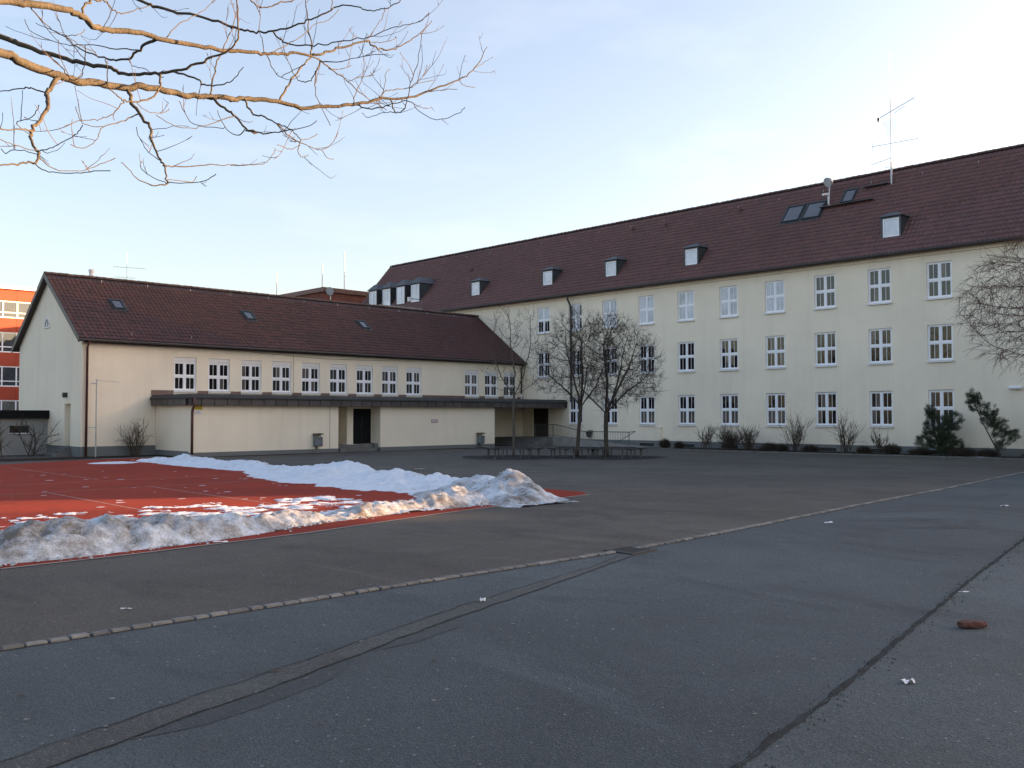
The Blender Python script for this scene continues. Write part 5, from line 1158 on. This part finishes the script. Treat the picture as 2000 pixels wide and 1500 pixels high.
# shrubs
def shrub(base, h, spread, stems, label, seed, mat='twig_brown', r0=.010, group='bare shrubs along the facades', name='bare_shrub', fork=3, up=.9):
    rng = np.random.default_rng(seed); t = thing(name, label, 'shrub', (base[0], base[1], 0), group); m = MB()
    def grow(p, v, l, rad, dep):
        pts = [p]; n = 4
        for s in range(n):
            v = v + rng.normal(0, .10, 3) + np.array([0, 0, .06]); v /= np.linalg.norm(v); pts.append(pts[-1] + v * l / n)
        m.tube(pts, list(np.linspace(rad, rad * .6, n + 1)), 4 if rad > .008 else 3, cap=False)
        if dep > 0:
            for k in range(fork):
                i = rng.integers(1, n + 1); w_ = v + rng.normal(0, .42, 3); w_ /= np.linalg.norm(w_); grow(pts[i], w_, l * rng.uniform(.4, .65), rad * .6, dep - 1)
    for k in range(stems):
        a = rng.uniform(0, 2 * math.pi); o = np.array([base[0] + rng.normal(0, .10), base[1] + rng.normal(0, .12), .0]); s = rng.uniform(.2, 1) * spread / h
        v = np.array([math.cos(a) * s, math.sin(a) * s, up]); v /= np.linalg.norm(v); grow(o, v, h * rng.uniform(.5, .72), r0 * rng.uniform(.7, 1.2), 2)
    m.build('branches', mat, t); return t
shrub((19.25, 47.0), 1.75, .95, 22, 'large bare shrub against the low wing left of the porch', 3, r0=.014, fork=4)
shrub((15.3, 50.4), 2.0, 1.4, 5, 'bare gnarled shrub in front of the grey outbuilding', 4, 'bark_dark', .035, fork=4, up=.7)
shrub((13.6, 49.6), 1.9, 1.3, 6, 'bare shrub at the far left edge near the outbuilding', 5, 'bark_dark', .03, fork=4)
for y, h, sp, st_, lb, sd in ((31.1, 1.45, .55, 12, 'thin upright bare shrub left of the wide shrub on the bed', 6), (29.4, 1.45, 1.25, 34, 'wide dense bare shrub below the fifth ground floor window', 7), (28.2, 1.4, .8, 18, 'bare shrub touching the right side of the wide shrub', 8),
                              (25.35, 2.05, 1.0, 16, 'tall fan shaped bare shrub under the facade windows', 9), (22.45, 1.85, .6, 14, 'narrow upright bare shrub, right of the fan shaped one', 10), (20.7, 1.4, .6, 8, 'sparse small tree-like shrub left of the dark pine', 12)):
    shrub((46.3, y), h, sp, int(st_ * 1.4), lb, sd, r0=.016, fork=4)
def tuft(base, r, h, label, seed, mat='dead_foliage', n=480):
    rng = np.random.default_rng(seed); t = thing('low_shrub', label, 'shrub', (base[0], base[1], 0), 'small rounded shrubs on the bed'); m = MB()
    for k in range(n):
        a = rng.uniform(0, 2 * math.pi); e = math.sqrt(rng.random()); p = np.array([base[0] + .12 * math.cos(a) * e, base[1] + .12 * math.sin(a) * e, .02])
        q_ = np.array([base[0] + r * e * math.cos(a) * rng.uniform(.8, 1.1), base[1] + r * e * math.sin(a) * rng.uniform(.8, 1.1), h * (1 - .45 * e * e) * rng.uniform(.7, 1.1)])
        m.tube([p, (p + q_) / 2 + rng.normal(0, .03, 3), q_], [.008, .006, .003], 3, cap=False)
        for _ in range(3):
            d = rng.normal(0, .06, 3); m.tube([(p + 2 * q_) / 3, (p + 2 * q_) / 3 + d * 2], [.004, .002], 3, cap=False)
    m.build('branches', mat, t)
for y, x, r, h, lb, sd in ((33.95, 46.2, .36, .62, 'small rounded shrub at the left end of the bed', 31), (33.1, 46.5, .32, .42, 'low shrub second from the left end of the bed', 32), (27.2, 46.9, .6, .5, 'low dark shrub between wide shrub and fan shrub', 33), (26.2, 46.4, .38, .42, 'small tuft left of the fan shaped shrub', 34),
                           (24.5, 46.4, .5, .42, 'low tuft right of the fan shaped shrub', 35), (21.5, 46.3, .42, .42, 'low tuft right of the narrow upright shrub', 36), (20.0, 46.2, .52, .62, 'clipped brown shrub left of the dark pine', 37), (26.8, 45.6, .45, .2, 'flat brown tuft near the bed edge', 38)):
    tuft((x, y), r, h, lb, sd)
# pines
def pine(base, trunk, blobs, label, seed, ntuft):
    rng = np.random.default_rng(seed); t = thing('pine_shrub', label, 'tree', (base[0], base[1], 0))
    start = []; prev = -1
    tp = [lat((base[0], base[1], 0), *q_) for q_ in trunk]
    for a, b in zip(tp, tp[1:]):
        n = max(1, int(np.linalg.norm(b - a) / .12))
        for k in range(n): start.append((a + (b - a) * k / n, prev)); prev = len(start) - 1
    start.append((tp[-1], prev))
    att = np.concatenate([crown_points(rng, int(ntuft * wg), lat((base[0], base[1], 0), *c), rd, None, .2) for c, rd, wg in blobs])
    P, par = colonize(att, start, .10, 1.2, .14, rng, bias=(0, 0, .08))
    m = MB(); r, ch = tree_mesh(m, P, par, .005, rmax=.04); m.build('trunk', 'bark_dark', t)
    nm = MB(); V = nm.v; Fc = nm.f; mid = att.mean(0)
    for c in att:
        d = c - mid; d[2] = abs(d[2]) * .4 + .35; d /= np.linalg.norm(d)
        for k in range(58):
            o = c - d * rng.uniform(0, .16) + rng.normal(0, .03, 3); v = d * .75 + rng.normal(0, .45, 3); v /= np.linalg.norm(v); l = rng.uniform(.07, .13)
            s = np.cross(v, rng.normal(0, 1, 3)); s = s / np.linalg.norm(s) * .005; j = len(V); V += [tuple(o - s), tuple(o + s), tuple(o + v * l)]; Fc.append((j, j + 1, j + 2))
    tag(nm.build('needles', 'needles', t), kind='stuff')
pine((46.35, 17.6), [(0, 0, 0), (-.2, 0, .6), (-.45, 0, 1.5), (-.6, 0, 2.3)],
     [((-.55, 0, 2.25), (.28, .28, .4), .10), ((-.15, 0, 1.35), (.95, .8, .75), .55), ((.55, .0, 1.75), (.45, .5, .5), .14), ((.2, 0, .6), (1.15, .8, .45), .35), ((-.85, 0, .75), (.5, .5, .4), .12)],
     'dense dark pine shrub in front of the last ground floor window', 51, 560)
pine((46.2, 14.95), [(.1, 0, 0), (-.35, 0, .8), (-.75, 0, 1.6), (-1.15, 0, 2.6)],
     [((-1.2, 0, 2.75), (.38, .35, .55), .22), ((-.55, 0, 2.1), (.45, .45, .6), .24), ((.0, 0, 1.5), (.45, .45, .5), .2), ((.55, 0, 1.1), (.4, .4, .3), .12), ((.1, 0, .7), (.35, .4, .25), .08)],
     'open leaning pine shrub at the right end of the bed', 52, 420)
for y, x, r, h, lb, sd in ((18.6, 46.3, .7, .40, 'dark spreading juniper left below the dense pine', 41), (16.6, 46.2, .8, .5, 'dark spreading juniper between the two pines', 42), (15.6, 46.6, .6, .42, 'dark low juniper under the leaning pine', 43), (13.5, 46.5, .7, .32, 'dark low juniper at the right edge of the bed', 44)):
    tuft((x, y), r, h, lb, sd, 'dead_foliage', 420)
# litter of dead leaves and stems on the bed
m = MB(); rng = np.random.default_rng(9)
for k in range(2600):
    y = rng.uniform(12.5, 33.5); x = rng.uniform(45.3, 47.6); a = rng.uniform(0, math.pi); s = rng.uniform(.02, .06); z = .03 + rng.uniform(0, .05)
    m.quad((x - s * math.cos(a), y - s * math.sin(a), z), (x + s * math.sin(a) * .5, y - s * math.cos(a) * .5, z + rng.uniform(-.02, .04)), (x + s * math.cos(a), y + s * math.sin(a), z), (x - s * math.sin(a) * .5, y + s * math.cos(a) * .5, z + rng.uniform(-.02, .04)))
tag(m.build('leaf_litter', 'dead_foliage'), 'brown dead leaves and stems covering the planting bed', None, None, 'stuff')

# tree benches
def ring_bench(cx, cy, r, label, a0):
    b = thing('tree_bench', label, 'bench', (cx, cy, 0), 'benches set round the trees'); n = 6
    for k in range(n):
        t0 = a0 + 2 * math.pi * k / n; t1 = a0 + 2 * math.pi * (k + 1) / n; q0 = Vector((cx + r * math.cos(t0), cy + r * math.sin(t0), 0)); q1 = Vector((cx + r * math.cos(t1), cy + r * math.sin(t1), 0))
        c = (q0 + q1) / 2; d = (q1 - q0) / 2 * .97; nn = Vector((-d.y, d.x, 0)).normalized()
        for s in (-1, 0, 1): MB().obox((c.x + nn.x * s * .125, c.y + nn.y * s * .125, .45), d * (1 - .0 * s), nn * .055, (0, 0, .022)).build('seat_board', 'bench_board', b)
        for s in (-.62, .62):
            p = c + d * s; m = MB(); m.obox((p.x, p.y, .41), d.normalized() * .02, nn * .16, (0, 0, .018)); m.box(p.x - .022, p.x + .022, p.y - .022, p.y + .022, 0, .392); m.build('leg', 'bench_leg', b)
ring_bench(31.5, 32.14, 1.35, 'hexagonal dark bench round the slim tree nearest the porch', .2)
ring_bench(33.55, 30.05, 1.2, 'hexagonal dark bench round the middle tree', .55)
ring_bench(34.9, 28.5, 1.3, 'hexagonal dark bench round the dense right tree', .05)

# loose things on the asphalt
def scrap(pos, sx, sy, label, seed, rot=0, mat='paper', nm='paper_scrap', cat='litter', fold=.3):
    q = random.Random(seed); m = MB(); n = 6; G = []
    for i in range(n):
        for j in range(4):
            u, v = i / (n - 1) - .5, j / 3 - .5; x = u * sx * (1 - .35 * abs(v) * q.random()) + q.uniform(-.06, .06) * sx; y = v * sy + q.uniform(-.08, .08) * sy
            G.append((pos[0] + x * math.cos(rot) - y * math.sin(rot), pos[1] + x * math.sin(rot) + y * math.cos(rot), pos[2] + .006 + abs(q.gauss(0, fold)) * min(sx, sy) * .5))
    m.add(G, [(i * 4 + j, (i + 1) * 4 + j, (i + 1) * 4 + j + 1, i * 4 + j + 1) for i in range(n - 1) for j in range(3)])
    tag(m.build(nm, mat, None, True, at=pos), label, cat)
# broken brick
bk = MB(); q = random.Random(3); c = Vector((9.19, 3.24, .012)); ax = (R2 * .95 + F2 * .12).normalized(); ay = Vector((-ax.y, ax.x, 0)); G = []
secs = [(-.135, .30, .5), (-.125, .95, .86), (-.06, 1.02, 1.0), (.0, 1.0, 1.02), (.06, .92, .90), (.115, .66, .62), (.133, .28, .4)]
for x, wy, wz in secs:
    for k in range(10):
        t = 2 * math.pi * k / 10; yy = .055 * wy * math.copysign(abs(math.cos(t)) ** .55, math.cos(t)) + q.uniform(-.006, .006); zz = .034 + .034 * wz * math.copysign(abs(math.sin(t)) ** .55, math.sin(t)) + q.uniform(-.004, .004)
        p = c + ax * (x + q.uniform(-.008, .008)) + ay * yy; G.append((p.x, p.y, .013 + max(0, zz)))
bk.add(G, [(i * 10 + k, i * 10 + (k + 1) % 10, (i + 1) * 10 + (k + 1) % 10, (i + 1) * 10 + k) for i in range(len(secs) - 1) for k in range(10)] + [tuple(range(10))[::-1], tuple(range(60, 70))])
tag(bk.build('brick_fragment', 'old_brick', None, False, at=c), 'broken reddish brown brick fragment on the pavement, lower right', 'brick')
scrap((6.96, 2.92, .012), 0.101, 0.062, 'crumpled white tissue on the pavement below the brick fragment', 1, -.5, fold=.5)
scrap((6.75, 7.38, .012), 0.086, 0.055, 'crumpled white paper on the trench seam in the middle', 2, -.3, fold=.6)
scrap((3.91, 9.73, .0), 0.117, 0.031, 'thin white paper strip on the brown asphalt, left', 3, -.75)
scrap((7.0, 13.75, .012), 0.250, 0.094, 'flat white scrap at the foot of the dirty snow ridge', 4, -.75, fold=.1)
scrap((10.95, 3.95, .012), 0.125, 0.039, 'white paper sliver lying on the asphalt joint', 5, -.6)
scrap((16.28, 8.26, .004), 0.156, 0.062, 'white paper scrap on the grey path near the kerb setts', 6, -.7, fold=.4)
scrap((21.9, 7.02, .004), 0.234, 0.125, 'pale litter scrap far right on the grey path', 7, -.5)
scrap((29.6, 31.3, .0), 0.312, 0.172, 'white scrap lying in front of the bench ring nearest the porch', 8, -.7, fold=.2)
scrap((22.0, 27.5, .0), 0.390, 0.125, 'flat white scrap on the yard behind the snow bank', 9, -.7, fold=.1)
m = MB(); rng = np.random.default_rng(12)      # gum spots and chips of pale litter
for k in range(150):
    x = rng.uniform(1.5, 22); y = rng.uniform(2.2, 12 if x < 8 else 13); r_ = rng.uniform(.008, .024); z = .0165
    m.poly([(x + r_ * math.cos(a) * rng.uniform(.6, 1.2), y + r_ * math.sin(a) * rng.uniform(.6, 1.2), z) for a in np.linspace(0, 2 * math.pi, 7)[:-1]])
tag(m.build('gum_spots', 'gum_grey'), 'tiny pale gum spots and chips scattered over the asphalt', None, None, 'stuff')
m = MB()
for k in range(110):
    x = rng.uniform(2, 24); y = rng.uniform(2.2, 9); r_ = rng.uniform(.01, .03); z = .0165
    m.poly([(x + r_ * math.cos(a) * rng.uniform(.4, 1.2), y + r_ * math.sin(a) * rng.uniform(.4, 1.2), z + rng.uniform(0, .006)) for a in np.linspace(0, 2 * math.pi, 6)[:-1]])
tag(m.build('leaf_crumbs', 'dead_foliage'), 'tiny brown leaf crumbs scattered over the grey path', None, None, 'stuff')
m = MB()
for k in range(58):
    x = rng.uniform(5, 15); y = rng.uniform(17, 36); r_ = rng.uniform(.02, .09); 
    m.poly([(x + r_ * 1.6 * math.cos(a) * rng.uniform(.5, 1.2), y + r_ * math.sin(a) * rng.uniform(.5, 1.2), .013) for a in np.linspace(0, 2 * math.pi, 8)[:-1]])
tag(m.build('snow_crumbs', 'snow_clean'), 'small snow crumbs scattered over the red court', None, None, 'stuff')

# trees outside the frame: mirrored in the windows, dappling the low sun
def screen_tree(base, h, seed, label, rad=3.6, npts=420):
    weeping('street_tree', base, label, seed, zt=h, rad=rad, npts=npts, low=2.2, bark='twig_brown', trunkr=.2, twr=.012)
screen_tree((-6, 36), 13, 91, 'tall bare street tree beyond the left edge of the yard', 4.6)
screen_tree((-2, 44.5), 12, 92, 'second bare street tree beyond the left edge', 4.4)
screen_tree((-10, 27), 13, 93, 'third bare street tree beyond the left edge', 4.6)
screen_tree((60, -16.0), 11, 94, 'bare street tree in the gap beside the added hall', 2.8, 520)
screen_tree((61, -20.4), 11, 95, 'bare street tree behind the gap by the added hall', 2.6, 560)
